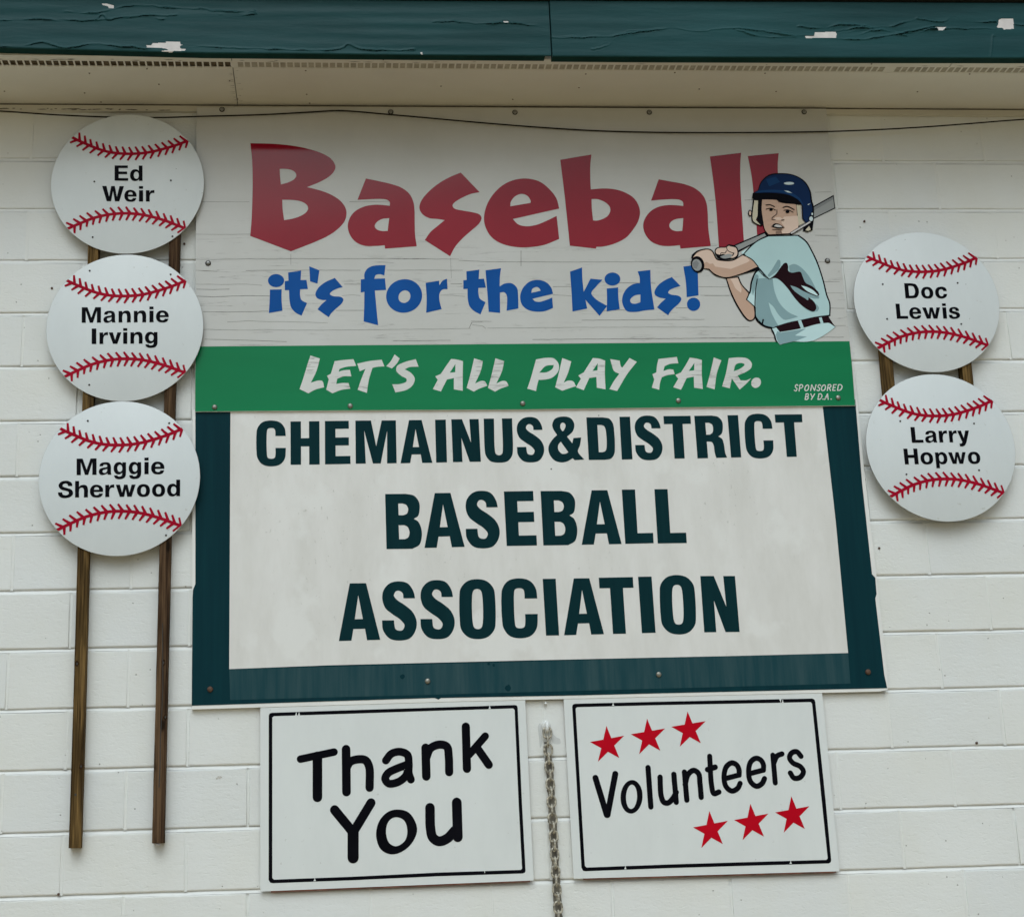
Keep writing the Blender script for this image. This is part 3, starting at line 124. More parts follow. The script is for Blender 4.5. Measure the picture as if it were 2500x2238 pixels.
class NB:
    """small helper round one node tree, textures run on world position"""
    def __init__(s, mt):
        s.t = mt.node_tree; s.b = s.t.nodes['Principled BSDF']
        s.pos = s.t.nodes.new('ShaderNodeNewGeometry').outputs['Position']
    def map(s, scale):
        v = s.t.nodes.new('ShaderNodeVectorMath'); v.operation = 'MULTIPLY'
        s.t.links.new(s.pos, v.inputs[0]); v.inputs[1].default_value = scale
        return v.outputs[0]
    def noise(s, scale, vec=None, detail=4, rough=0.55):
        n = s.t.nodes.new('ShaderNodeTexNoise')
        n.inputs['Scale'].default_value = scale; n.inputs['Detail'].default_value = detail
        n.inputs['Roughness'].default_value = rough
        s.t.links.new(vec if vec is not None else s.pos, n.inputs['Vector'])
        return n.outputs[0]
    def voro(s, scale, vec=None):
        n = s.t.nodes.new('ShaderNodeTexVoronoi'); n.inputs['Scale'].default_value = scale
        s.t.links.new(vec if vec is not None else s.pos, n.inputs['Vector'])
        return n.outputs['Distance']
    def ramp(s, fac, stops):
        r = s.t.nodes.new('ShaderNodeValToRGB')
        e = r.color_ramp.elements
        while len(e) < len(stops): e.new(0.5)
        for i, (p, c) in enumerate(stops):
            e[i].position = p
            e[i].color = (c, c, c, 1) if not isinstance(c, tuple) else (*c, 1)
        s.t.links.new(fac, r.inputs[0])
        return r.outputs[0]
    def math(s, op, a, b=None):
        m_ = s.t.nodes.new('ShaderNodeMath'); m_.operation = op
        for i, v in enumerate((a, b)):
            if v is None: continue
            if isinstance(v, (int, float)): m_.inputs[i].default_value = v
            else: s.t.links.new(v, m_.inputs[i])
        return m_.outputs[0]
    def mix(s, fac, a, b, mode='MIX'):
        m_ = s.t.nodes.new('ShaderNodeMix'); m_.data_type = 'RGBA'; m_.blend_type = mode
        for i, v in ((0, fac), (6, a), (7, b)):
            if isinstance(v, (int, float)): m_.inputs[i].default_value = v
            elif isinstance(v, tuple): m_.inputs[i].default_value = (*v, 1)
            else: s.t.links.new(v, m_.inputs[i])
        return m_.outputs[2]
    def color(s, c): s.t.links.new(c, s.b.inputs['Base Color'])
    def rough(s, c): s.t.links.new(c, s.b.inputs['Roughness'])
    def bump(s, h, strength=0.3, dist=0.002):
        b = s.t.nodes.new('ShaderNodeBump'); b.inputs['Strength'].default_value = strength
        b.inputs['Distance'].default_value = dist
        s.t.links.new(h, b.inputs['Height']); s.t.links.new(b.outputs[0], s.b.inputs['Normal'])

def simple(name, rgb, rough=0.45, var=0.12, scale=6, spec=0.5, metal=0.0, stretch=(1, 1, 1), bump=None):
    mt = new_mat(name, rgb, rough, spec, metal); n = NB(mt)
    f = n.noise(scale, n.map(stretch), 5)
    lo = tuple(c * (1 - var) for c in rgb); hi = tuple(min(1, c * (1 + var) + 0.002) for c in rgb)
    n.color(n.mix(n.ramp(f, [(0.3, 0.0), (0.7, 1.0)]), lo, hi))
    if bump: n.bump(n.noise(bump[0], n.map(stretch)), bump[1], bump[2])
    return mt

def block_paint(name, rgb):
    mt = new_mat(name, rgb, 0.55, 0.4); n = NB(mt)
    big = n.ramp(n.noise(1.7, None, 3), [(0.3, 0.0), (0.7, 1.0)])
    c = n.mix(big, tuple(v * 0.965 for v in rgb), tuple(v * 1.03 for v in rgb))
    warm = n.ramp(n.noise(3.1, n.map((1, 1, 0.7)), 4), [(0.42, 0.0), (0.75, 0.55)])
    c = n.mix(warm, c, (rgb[0] * 0.96, rgb[1] * 0.94, rgb[2] * 0.88))
    # scattered pin holes and chips in the paint
    v = n.voro(26); keep = n.ramp(n.noise(11, None, 2), [(0.53, 0.0), (0.56, 1.0)])
    hole = n.math('MULTIPLY', n.ramp(v, [(0.045, 1.0), (0.085, 0.0)]), keep)
    c = n.mix(n.math('MULTIPLY', hole, 0.62), c, (0.20, 0.19, 0.17))
    n.color(c)
    fine = n.noise(75, n.map((1, 1, 1.6)), 6, 0.62)
    mid = n.noise(22, n.map((0.8, 1, 1.8)), 4, 0.6)
    creas = n.ramp(n.noise(48, n.map((0.7, 1, 2.0)), 3), [(0.60, 0.0), (0.68, 1.0)])
    h = n.math('ADD', n.math('MULTIPLY', fine, 0.75), n.math('MULTIPLY', mid, 0.9))
    h = n.math('SUBTRACT', h, n.math('MULTIPLY', creas, 0.30))
    h = n.math('SUBTRACT', h, n.math('MULTIPLY', hole, 1.5))
    n.bump(h, 0.65, 0.0020)
    return mt

def weathered(name, rgb, crack=0.55):
    """vinyl over old wood: long thin horizontal checks, smudges"""
    mt = new_mat(name, rgb, 0.38, 0.5); n = NB(mt)
    f = n.noise(1.0, n.map((1.6, 1, 42)), 5, 0.6)
    line = n.ramp(n.math('ABSOLUTE', n.math('SUBTRACT', f, 0.5)), [(0.0, 1.0), (0.012, 0.0)])
    brk = n.ramp(n.noise(1.0, n.map((5, 1, 14)), 3), [(0.50, 0.0), (0.58, 1.0)])
    # the checks fade out towards the sheltered top of the board
    z = n.t.nodes.new('ShaderNodeSeparateXYZ'); n.t.links.new(n.pos, z.inputs[0])
    mr = n.t.nodes.new('ShaderNodeMapRange'); n.t.links.new(z.outputs[2], mr.inputs[0])
    mr.inputs[1].default_value = 4.02; mr.inputs[2].default_value = 3.75
    fac = n.math('MULTIPLY', n.math('MULTIPLY', n.math('MULTIPLY', line, brk), mr.outputs[0]), crack)
    sm = n.ramp(n.noise(2.6, None, 5, 0.65), [(0.35, 0.0), (0.75, 1.0)])
    c = n.mix(sm, tuple(v * 1.03 for v in rgb), (rgb[0] * 0.93, rgb[1] * 0.925, rgb[2] * 0.90))
    band = n.ramp(n.noise(1.0, n.map((0.5, 1, 16)), 3), [(0.4, 0.0), (0.65, 1.0)])
    c = n.mix(n.math('MULTIPLY', band, 0.14), c, (rgb[0] * 0.8, rgb[1] * 0.79, rgb[2] * 0.78))
    dirt = n.ramp(n.noise(30, n.map((1, 1, 2)), 4), [(0.66, 0.0), (0.74, 1.0)])
    where = n.ramp(n.noise(2.2, None, 2), [(0.55, 0.0), (0.65, 0.5)])
    c = n.mix(n.math('MULTIPLY', n.math('MULTIPLY', dirt, where), mr.outputs[0]), c, (0.3, 0.29, 0.27))
    c = n.mix(fac, c, (0.16, 0.15, 0.14))
    n.color(c)
    h = n.math('SUBTRACT', n.noise(1.0, n.map((3, 1, 30)), 3), n.math('MULTIPLY', fac, 0.8))
    n.bump(h, 0.25, 0.0015)
    return mt

def stained_white(name, rgb, clean=False):
    mt = new_mat(name, rgb, 0.42, 0.5); n = NB(mt)
    c = n.mix(n.ramp(n.noise(1.0, n.map((7, 1, 2.2)), 5, 0.65), [(0.35, 0.0), (0.7, 1.0)]),
              tuple(v * 1.04 for v in rgb), (rgb[0] * 0.90, rgb[1] * 0.895, rgb[2] * 0.875))
    if clean:
        k_ = n.ramp(n.noise(3.0, n.map((2.2, 1, 0.8)), 5, 0.7), [(0.35, 0.0), (0.75, 1.0)])
        c = n.mix(k_, tuple(v * 1.02 for v in rgb), tuple(v * 0.955 for v in rgb))
        f_ = n.ramp(n.noise(55, None, 3), [(0.70, 0.0), (0.74, 0.35)])
        c = n.mix(f_, c, (0.42, 0.42, 0.38))
        n.color(c); n.bump(n.noise(4, None, 2), 0.10, 0.002)
        n.b.inputs['Roughness'].default_value = 0.30
        return mt
    blot = n.ramp(n.noise(4.5, n.map((1, 1, 0.8)), 5), [(0.55, 0.0), (0.62, 0.8)])
    c = n.mix(blot, c, (rgb[0] * 1.05, rgb[1] * 1.06, rgb[2] * 1.06))
    spk = n.ramp(n.noise(90, n.map((1, 1, 0.6)), 4), [(0.66, 0.0), (0.72, 1.0)])
    w = n.ramp(n.noise(2.0, None, 3), [(0.48, 0.0), (0.62, 0.55)])
    c = n.mix(n.math('MULTIPLY', spk, w), c, (0.42, 0.41, 0.37))
    v = n.voro(9); k = n.ramp(n.noise(5, None, 1), [(0.62, 0.0), (0.64, 1.0)])
    c = n.mix(n.math('MULTIPLY', n.ramp(v, [(0.022, 1.0), (0.03, 0.0)]), k), c, (0.1, 0.1, 0.09))
    n.color(c)
    n.bump(n.noise(6, n.map((1, 1, 0.5)), 3), 0.12, 0.002)
    return mt

def streaky(name, dark, light, mixlo=0.40, mixhi=0.72, sx=26, sz=1.6):
    mt = new_mat(name, dark, 0.38, 0.5); n = NB(mt)
    f = n.ramp(n.noise(1.0, n.map((sx, 1, sz)), 6, 0.62), [(mixlo, 0.0), (mixhi, 1.0)])
    g = n.ramp(n.noise(1.3, None, 3), [(0.3, 0.45), (0.7, 1.0)])
    n.color(n.mix(n.math('MULTIPLY', f, g), dark, light))
    n.bump(n.noise(1.0, n.map((sx * 2, 1, sz * 2)), 3), 0.1, 0.001)
    return mt

def wood(name, dark, light):
    mt = new_mat(name, dark, 0.9, 0.05); n = NB(mt)
    g = n.noise(1.0, n.map((150, 150, 3.2)), 6, 0.65)
    c = n.mix(n.ramp(g, [(0.40, 0.0), (0.62, 1.0)]), tuple(v*.7 for v in dark), light)
    p = n.ramp(n.noise(1.0, n.map((40, 10, 3.6)), 4), [(0.46, 0.0), (0.60, 1.0)])
    c = n.mix(n.math('MULTIPLY', p, 0.62), c, tuple(v * 0.30 for v in dark))
    v = n.voro(1.0, n.map((14, 14, 5)))
    c = n.mix(n.ramp(v, [(0.07, 0.85), (0.14, 0.0)]), c, (0.008, 0.005, 0.003))
    n.color(c); n.bump(g, 0.5, 0.0015)
    return mt

def set_spec(mt, s, rough=None):
    p = mt.node_tree.nodes['Principled BSDF']
    p.inputs['Specular IOR Level'].default_value = s
    if rough is not None and not p.inputs['Roughness'].is_linked: p.inputs['Roughness'].default_value = rough
M = {}
M['block'] = block_paint('painted_block', (0.77, 0.785, 0.765))
M['block_b'] = block_paint('painted_block_cooler', (0.75, 0.77, 0.76))
M['mortar'] = simple('painted_mortar', (0.79, 0.80, 0.78), 0.6, 0.05, 9, bump=(60, 0.4, 0.002)); set_spec(M['mortar'], 0.45)
M['trim'] = simple('cream_trim_paint', (0.60, 0.575, 0.505), 0.55, 0.08, 5, bump=(30, 0.3, 0.002), stretch=(0.2, 1, 1)); set_spec(M['trim'], 0.2)
M['soffit'] = simple('soffit_paint', (0.655, 0.63, 0.565), 0.6, 0.06, 2.2, bump=(14, 0.25, 0.002), stretch=(0.5, 1, 1)); set_spec(M['soffit'], 0.2)
M['vent_dark'] = simple('dark_vent_hole', (0.11, 0.085, 0.055), 0.9, 0.4, 40); set_spec(M['vent_dark'], 0.05)
M['vent_tan'] = simple('painted_over_vent', (0.35, 0.32, 0.25), 0.8, 0.22, 26)
M['fascia'] = simple('teal_fascia_paint', (0.012, 0.058, 0.063), 0.42, 0.25, 2.4, stretch=(0.5, 1, 3), bump=(26, 0.35, 0.003)); set_spec(M['fascia'], 0.1, 0.4)
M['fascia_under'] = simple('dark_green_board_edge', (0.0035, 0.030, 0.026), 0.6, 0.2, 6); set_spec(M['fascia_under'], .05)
M['bare'] = simple('bare_primer_chip', (0.66, 0.62, 0.60), 0.7, 0.12, 22)
M['mint'] = simple('mint_metal_flashing', (0.30, 0.52, 0.42), 0.4, 0.06, 4)
M['roof'] = simple('dark_roofing', (0.03, 0.035, 0.035), 0.85, 0.3, 5)
M['check'] = simple('old_wood_check', (0.19, 0.185, 0.17), 0.9, 0.5, 40); set_spec(M['check'], .05)
M['fascia_crack'] = simple('open_paint_crack', (0.0025, 0.012, 0.015), 0.9, 0.3, 40); set_spec(M['fascia_crack'], .03)
M['crack_and_gap_shade'] = simple('dark_flake_and_gap_shade', (0.10, 0.09, 0.075), 0.9, 0.4, 30); set_spec(M['crack_and_gap_shade'], 0.05)  # dark of paint flakes and splits, also the painted shade under the soffit
M['ground'] = simple('gravel_ground', (0.43, 0.335, 0.20), 0.95, 0.25, 1.5); set_spec(M['ground'], 0.1)
M['ground'].node_tree.nodes
M['upper_white'] = weathered('weathered_white_vinyl', (0.575, 0.575, 0.555))
M['letter_white'] = weathered('worn_white_lettering', (0.72, 0.73, 0.715), 0.8); set_spec(M['letter_white'], 0.2)
M['red'] = simple('maroon_vinyl', (0.275, 0.0020, 0.0140), 0.30, 0.10, 2.2, 0.5); set_spec(M['red'], .30, .08)
M['blue'] = simple('blue_vinyl', (0.0012, 0.082, 0.34), 0.30, 0.12, 3, 0.5); set_spec(M['blue'], 0.1, 0.3)
M['green'] = simple('green_vinyl', (0.0022, 0.200, 0.072), 0.30, 0.14, 1.1, 0.5, stretch=(0.5, 1, 3), bump=(3, 0.10, 0.004)); set_spec(M['green'], 0.16, 0.25)
M['panel'] = stained_white('stained_white_panel', (0.755, 0.745, 0.72))
M['teal'] = streaky('dark_teal_vinyl', (0.004, 0.030, 0.040), (0.006, 0.045, 0.055), 0.35, 0.75, 30, 1.2); set_spec(M['teal'], 0.04)
M['band'] = streaky('chalked_teal_band', (0.012, 0.055, 0.068), (0.046, 0.092, 0.100), 0.38, 0.74, 34, 2.0); set_spec(M['band'], 0.08)
M['navy_letter'] = streaky('teal_black_letter_vinyl', (0.004, 0.027, 0.033), (0.006, 0.038, 0.045), 0.4, 0.8, 22, 1.2); set_spec(M['navy_letter'], 0.03)
M['white_edge'] = simple('white_board_edge', (0.80, 0.80, 0.77), 0.5, 0.06, 6)
M['plate'] = stained_white('white_sign_plate', (0.735, 0.765, 0.755), True)
M['disc'] = stained_white('white_composite_disc', (0.69, 0.735, 0.745), True)
M['disc_edge'] = simple('grey_disc_edge', (0.40, 0.40, 0.40), 0.4, 0.1, 9)
M['black'] = simple('black_vinyl', (0.0035, 0.0035, 0.006), 0.35, 0.2, 5); set_spec(M['black'], 0.02)
M['stitch'] = simple('crimson_vinyl', (0.36, 0.0025, 0.022), 0.40, 0.10, 6); set_spec(M['stitch'], 0.05)
M['star'] = simple('red_star_vinyl', (0.52, 0.002, 0.014), 0.35, 0.08, 5); set_spec(M['star'], 0.05)
M['wood'] = wood('treated_timber', (0.080, 0.047, 0.018), (0.225, 0.138, 0.050)); set_spec(M['wood'], 0.1)
M['wood_dark'] = wood('dark_treated_timber', (0.062, 0.034, 0.020), (0.145, 0.088, 0.048)); set_spec(M['wood_dark'], 0.08)
M['knot'] = simple('dark_knot_wood', (0.035, 0.018, 0.008), 0.9, 0.5, 120); set_spec(M['knot'], .05)
M['ply'] = simple('red_brown_plywood_edge', (0.16, 0.055, 0.035), 0.8, 0.5, 25)
M['steel'] = simple('dull_galvanised_steel', (0.27, 0.265, 0.23), 0.42, 0.3, 40, 0.5, 0.75)
M['rust'] = simple('rusty_screw', (0.10, 0.055, 0.035), 0.7, 0.4, 60, 0.5, 0.3)
M['screw'] = simple('grey_screw_head', (0.26, 0.26, 0.25), 0.4, 0.3, 60, 0.5, 0.6)
M['hole'] = simple('black_rubber_washer', (0.03, 0.028, 0.025), 0.7, 0.3, 60)
M['whitepaint'] = simple('thick_white_paint', (0.76, 0.77, 0.75), 0.4, 0.05, 20)
M['chain'] = simple('weathered_chain_metal', (0.40, 0.37, 0.30), 0.40, 0.75, 120, 0.5, 0.15)
M['stain'] = simple('rust_stained_paint', (0.20, 0.185, 0.155), 0.8, 0.6, 45, stretch=(1, 1, 0.6))
M['filler'] = simple('grey_filler_paint', (0.60, 0.615, 0.605), 0.6, 0.05, 30)
M['smudge'] = simple('worn_grey_smudge', (0.52, 0.50, 0.46), 0.8, 0.2, 120)
M['cable'] = simple('black_cable_sheath', (0.018, 0.016, 0.014), 0.6, 0.3, 20); set_spec(M['cable'], 0.1)
M['grey'] = simple('print_grey', (0.33, 0.345, 0.345), 0.35, 0.04, 6); set_spec(M['grey'], 0.06)
M['grey_dark'] = simple('print_mid_grey', (0.24, 0.25, 0.255), 0.35, 0.04, 6); set_spec(M['grey_dark'], 0.06)
M['shirt'] = simple('print_pale_blue', (0.47, 0.67, 0.69), 0.33, 0.04, 5); set_spec(M['shirt'], 0.06)
M['shirt_light'] = simple('print_ice_blue', (0.60, 0.80, 0.82), 0.33, 0.04, 5); set_spec(M['shirt_light'], 0.06)
M['trousers'] = simple('print_light_trouser_blue', (0.56, 0.76, 0.78), 0.33, 0.04, 5); set_spec(M['trousers'], 0.06)
M['shade'] = simple('print_slate_blue', (0.25, 0.39, 0.42), 0.33, 0.06, 5); set_spec(M['shade'], 0.06)
M['maroon'] = simple('print_black_maroon', (0.014, 0.0015, 0.004), 0.33, 0.15, 5); set_spec(M['maroon'], 0.06)
M['skin'] = simple('print_skin', (0.58, 0.39, 0.295), 0.35, 0.04, 5); set_spec(M['skin'], 0.06)
M['skin_light'] = simple('print_light_skin', (0.76, 0.58, 0.48), 0.35, 0.04, 5); set_spec(M['skin_light'], 0.06)
M['skin_shadow'] = simple('print_skin_shadow', (0.26, 0.17, 0.13), 0.35, 0.04, 5); set_spec(M['skin_shadow'], 0.06)
M['cream'] = simple('print_cream', (0.62, 0.57, 0.44), 0.35, 0.05, 5); set_spec(M['cream'], 0.06)
M['navy'] = simple('print_navy', (0.003, 0.022, 0.085), 0.33, 0.1, 5); set_spec(M['navy'], 0.06)
M['navy_light'] = simple('print_brighter_navy', (0.006, 0.045, 0.145), 0.33, 0.1, 5); set_spec(M['navy_light'], 0.06)
M['highlight'] = simple('print_highlight_blue', (0.62, 0.74, 0.78), 0.33, 0.04, 5); set_spec(M['highlight'], 0.06)
M['strap'] = simple('print_strap_grey', (0.62, 0.60, 0.60), 0.35, 0.04, 5); set_spec(M['strap'], 0.06)
M['lip'] = simple('print_lip_white', (0.60, 0.58, 0.56), 0.35, 0.04, 5); set_spec(M['lip'], 0.06)

# ---------------------------------------------------------------- object helpers
def mesh_obj(name, verts, faces, mats, parent=None, mat_idx=None, smooth=False):
    me = bpy.data.meshes.new(name)
    me.from_pydata([tuple(v) for v in verts], [], faces)
    for mm in (mats if isinstance(mats, (list, tuple)) else [mats]): me.materials.append(mm)
    if mat_idx is not None: me.polygons.foreach_set('material_index', mat_idx)
    if smooth: me.polygons.foreach_set('use_smooth', [True] * len(me.polygons))
    me.update()
    o = bpy.data.objects.new(name, me); col.objects.link(o)
    if parent is not None: o.parent = parent
    return o

def thing(name, label, cat, loc=(0, 0, 0), group=None):
    o = bpy.data.objects.new(name, None); col.objects.link(o)
    o.location = loc; o.empty_display_size = 0.05
    o['label'] = label; o['category'] = cat
    if group: o['group'] = group
    return o

def pts(s):
    o = []
    for t in s.split():
        sm = t.endswith('*'); x, z = t.rstrip('*').split(',')
        o.append((float(x) * 1e-4, float(z) * 1e-4, sm))
    return o

def unit_pts(s):
    o = []
    for t in s.split():
        sm = t.endswith('*'); x, z = t.rstrip('*').split(',')
        o.append((float(x), float(z), sm))
    return o

def cr(p0, p1, p2, p3, n):
    """centripetal Catmull-Rom between p1 and p2"""
    P_ = [np.array(p[:2], float) for p in (p0, p1, p2, p3)]
    t = [0.0]
    for a, b in zip(P_, P_[1:]): t.append(t[-1] + max(1e-9, np.linalg.norm(b - a)) ** 0.5)
    out = []
    for k in range(n):
        u = t[1] + (t[2] - t[1]) * k / n
        A1 = (t[1]-u)/(t[1]-t[0])*P_[0] + (u-t[0])/(t[1]-t[0])*P_[1]
        A2 = (t[2]-u)/(t[2]-t[1])*P_[1] + (u-t[1])/(t[2]-t[1])*P_[2]
        A3 = (t[3]-u)/(t[3]-t[2])*P_[2] + (u-t[2])/(t[3]-t[2])*P_[3]
        B1 = (t[2]-u)/(t[2]-t[0])*A1 + (u-t[0])/(t[2]-t[0])*A2
        B2 = (t[3]-u)/(t[3]-t[1])*A2 + (u-t[1])/(t[3]-t[1])*A3
        C_ = (t[2]-u)/(t[2]-t[1])*B1 + (u-t[1])/(t[2]-t[1])*B2
        out.append((C_[0], C_[1]))
    return out

def smooth_path(p, closed, n=5):
    N = len(p); out = []
    rng = range(N) if closed else range(N - 1)
    for i in rng:
        a, b = p[i], p[(i + 1) % N]
        if not a[2] and not b[2]:
            out.append(a[:2]); continue
        def mirror(q, r): return (2*q[0]-r[0], 2*q[1]-r[1])
        if a[2] and (closed or i > 0): pr = p[(i - 1) % N][:2]
        else: pr = mirror(a, b)
        if b[2] and (closed or i + 2 < N): nx = p[(i + 2) % N][:2]
        else: nx = mirror(b, a)
        out += cr(pr, a, b, nx, n)
    if not closed: out.append(p[-1][:2])
    return out

def flat_faces(loops):
    """triangulate loops (first = outer, others = holes); returns verts2d, faces"""
    tri = tessellate_polygon([[Vector((x, z, 0)) for x, z in l] for l in loops])
    v = [q for l in loops for q in l]
    return v, [tuple(t) for t in tri]

def decal(name, loops, y, mt, parent, org=(0, 0, 0)):
    """flat vinyl shape in the x-z plane facing -y; org = parent's location"""
    v, f = flat_faces(loops)
    V = [(x - org[0], y - org[1], z - org[2]) for x, z in v]
    F = []
    for a, b, c in f:
        ar = (v[b][0]-v[a][0])*(v[c][1]-v[a][1]) - (v[b][1]-v[a][1])*(v[c][0]-v[a][0])
        if abs(ar) < 1e-12: continue
        F.append((a, b, c) if ar > 0 else (a, c, b))
    return mesh_obj(name, V, F, mt, parent)

def ribbon(path, w, cap='round'):
    """outline of a stroke along a path, one closed loop"""
    p = [path[0]]
    for q in path[1:]:
        if math.hypot(q[0]-p[-1][0], q[1]-p[-1][1]) > 1e-5: p.append(q)
    r = w / 2; L, R = [], []
    for i in range(len(p)):
        a = p[max(0, i-1)]; b = p[min(len(p)-1, i+1)]
        dx, dz = b[0]-a[0], b[1]-a[1]; l = math.hypot(dx, dz) or 1
        nx, nz = -dz/l, dx/l
        L.append((p[i][0]+nx*r, p[i][1]+nz*r)); R.append((p[i][0]-nx*r, p[i][1]-nz*r))
    out = list(L)
    if cap == 'round':
        def capp(c, frm, sign):
            a0 = math.atan2(frm[1]-c[1], frm[0]-c[0])
            return [(c[0]+r*math.cos(a0-sign*math.pi*k/8), c[1]+r*math.sin(a0-sign*math.pi*k/8)) for k in range(1, 8)]
        out += capp(p[-1], L[-1], 1)
    out += R[::-1]
    if cap == 'round': out += capp(p[0], R[0], 1)
    return out

def slab(name, outline, y0, y1, mt, parent, org=(0, 0, 0), side_mat=None, bevel=0.0):
    """board: front at y0 (towards the camera), back at y1, given x-z outline"""
    a = sum(outline[i][0]*outline[(i+1) % len(outline)][1]-outline[(i+1) % len(outline)][0]*outline[i][1] for i in range(len(outline)))
    if a < 0: outline = outline[::-1]
    v, f = flat_faces([outline]); n = len(v)
    V = [(x-org[0], y0-org[1], z-org[2]) for x, z in v] + [(x-org[0], y1-org[1], z-org[2]) for x, z in v]
    F, I = [], []
    for a_, b_, c_ in f:
        ar = (v[b_][0]-v[a_][0])*(v[c_][1]-v[a_][1]) - (v[b_][1]-v[a_][1])*(v[c_][0]-v[a_][0])
        if abs(ar) < 1e-13: continue
        t = (a_, b_, c_) if ar > 0 else (a_, c_, b_)
        F.append(t); I.append(0); F.append((t[2]+n, t[1]+n, t[0]+n)); I.append(1)
    for i in range(n):
        j = (i+1) % n
        F.append((i, i+n, j+n, j)); I.append(1)
    return mesh_obj(name, V, F, [mt, side_mat or mt], parent, I)

def box(name, x0, x1, y0, y1, z0, z1, mt, parent=None, org=(0, 0, 0)):
    V = [(x-org[0], y-org[1], z-org[2]) for x in (x0, x1) for y in (y0, y1) for z in (z0, z1)]
    F = [(0, 1, 3, 2), (4, 6, 7, 5), (0, 4, 5, 1), (2, 3, 7, 6), (0, 2, 6, 4), (1, 5, 7, 3)]
    return mesh_obj(name, V, F, mt, parent)

def lathe_mesh(name, prof, n, mats, idx=None):
    """profile (radius, distance towards the camera) turned about the y axis, facing -y"""
    V, F, I = [], [], []
    for r, d in prof:
        for k in range(n):
            a = 2*math.pi*k/n
            V.append((r*math.cos(a), -d, r*math.sin(a)))
    for i in range(len(prof)-1):
        for k in range(n):
            j = (k+1) % n
            F.append((i*n+k, i*n+j, (i+1)*n+j, (i+1)*n+k)); I.append(idx[i] if idx else 0)
    V.append((0, -prof[-1][1], 0)); c = len(V)-1; b = (len(prof)-1)*n
    for k in range(n): F.append((b+k, b+(k+1) % n, c)); I.append(idx[-1] if idx else 0)
    me = bpy.data.meshes.new(name); me.from_pydata(V, [], F)
    for mm in mats: me.materials.append(mm)
    me.polygons.foreach_set('material_index', I)
    me.polygons.foreach_set('use_smooth', [True]*len(F)); me.update()
    return me

def tube(path, r, n=8):
    V, F = [], []
    P_ = [Vector(p) for p in path]
    for i, p in enumerate(P_):
        t = (P_[min(i+1, len(P_)-1)] - P_[max(i-1, 0)]).normalized()
        u = t.cross(Vector((0, 1, 0)));
        if u.length < 1e-3: u = t.cross(Vector((1, 0, 0)))
        u.normalize(); w = t.cross(u)
        for k in range(n):
            a = 2*math.pi*k/n; V.append(p + (u*math.cos(a)+w*math.sin(a))*r)
    for i in range(len(P_)-1):
        for k in range(n):
            F.append((i*n+k, i*n+(k+1) % n, (i+1)*n+(k+1) % n, (i+1)*n+k))
    return V, F

# ---------------------------------------------------------------- ground
g = mesh_obj('ground', [(-60, -90, 0), (60, -90, 0), (60, 40, 0), (-60, 40, 0)], [(0, 1, 2, 3)], M['ground'])
g['kind'] = 'structure'; g['label'] = 'gravel ground in front of the block building'

# ---------------------------------------------------------------- building
building = thing('building', 'white painted concrete block building with teal fascia and cream eave soffit', 'building')
BW, BH, Z0 = 0.4064, 0.2032, 4.2
X0, X1 = -3.6, 6.4
# wall core, sloping bed mortar and shallow head mortar
V, F = [], []
def quad(a, b, c, d):
    i = len(V); V.extend([a, b, c, d]); F.append((i, i+1, i+2, i+3))
MI = []
quad((X0, .008, 0), (X1, .008, 0), (X1, .008, 4.44), (X0, .008, 4.44))
quad((X0, .2, 0), (X0, .2, 4.44), (X1, .2, 4.44), (X1, .2, 0))
quad((X0, .008, 0), (X0, .008, 4.44), (X0, .2, 4.44), (X0, .2, 0))
quad((X1, .008, 0), (X1, .2, 0), (X1, .2, 4.44), (X1, .008, 4.44))
nrows = 21
for k in range(-1, nrows):
    z = Z0 - k*BH
    if z < 0.02: continue
    seg = int((X1-X0)/0.05); ph = rnd.random()*10; dk = .0022 if k < 2 else .0045 if k < 4 else .0078
    for i in range(seg):
        xa, xb = X0+i*.05, X0+(i+1)*.05
        def jy(x): return 0.0006*math.sin(x*9+ph)+0.0005*math.sin(x*31+2*ph)
        za = z-.0066; zb = z+.0052
        quad((xa, .0004+jy(xa), za), (xb, .0004+jy(xb), za), (xb, dk+jy(xb), zb), (xa, dk+jy(xa), zb))
nbed = len(F)
for c in range(-1, nrows-1):
    off = 0.5 if c % 2 == 0 else 0.0
    zt = Z0-c*BH-.004; zb = Z0-(c+1)*BH+.004
    for i in range(-9, 16):
        x = (i+off)*BW
        if x < X0+.02 or x > X1-.02: continue
        if c < 2: quad((x-.0052, .0003, zb), (x+.0052, .0003, zb), (x+.0052, .0003, zt), (x-.0052, .0003, zt)); continue
        d = rnd.choice((.0032, .0055)) if rnd.random() < .30 else rnd.uniform(.0009, .0020)
        quad((x-.0052, d, zb), (x+.0052, d, zb), (x+.0052, d, zt), (x-.0052, d, zt))
wall = mesh_obj('wall', V, F, [M['mortar'], M['block']], building, [0]*nbed+[1]*(len(F)-nbed))

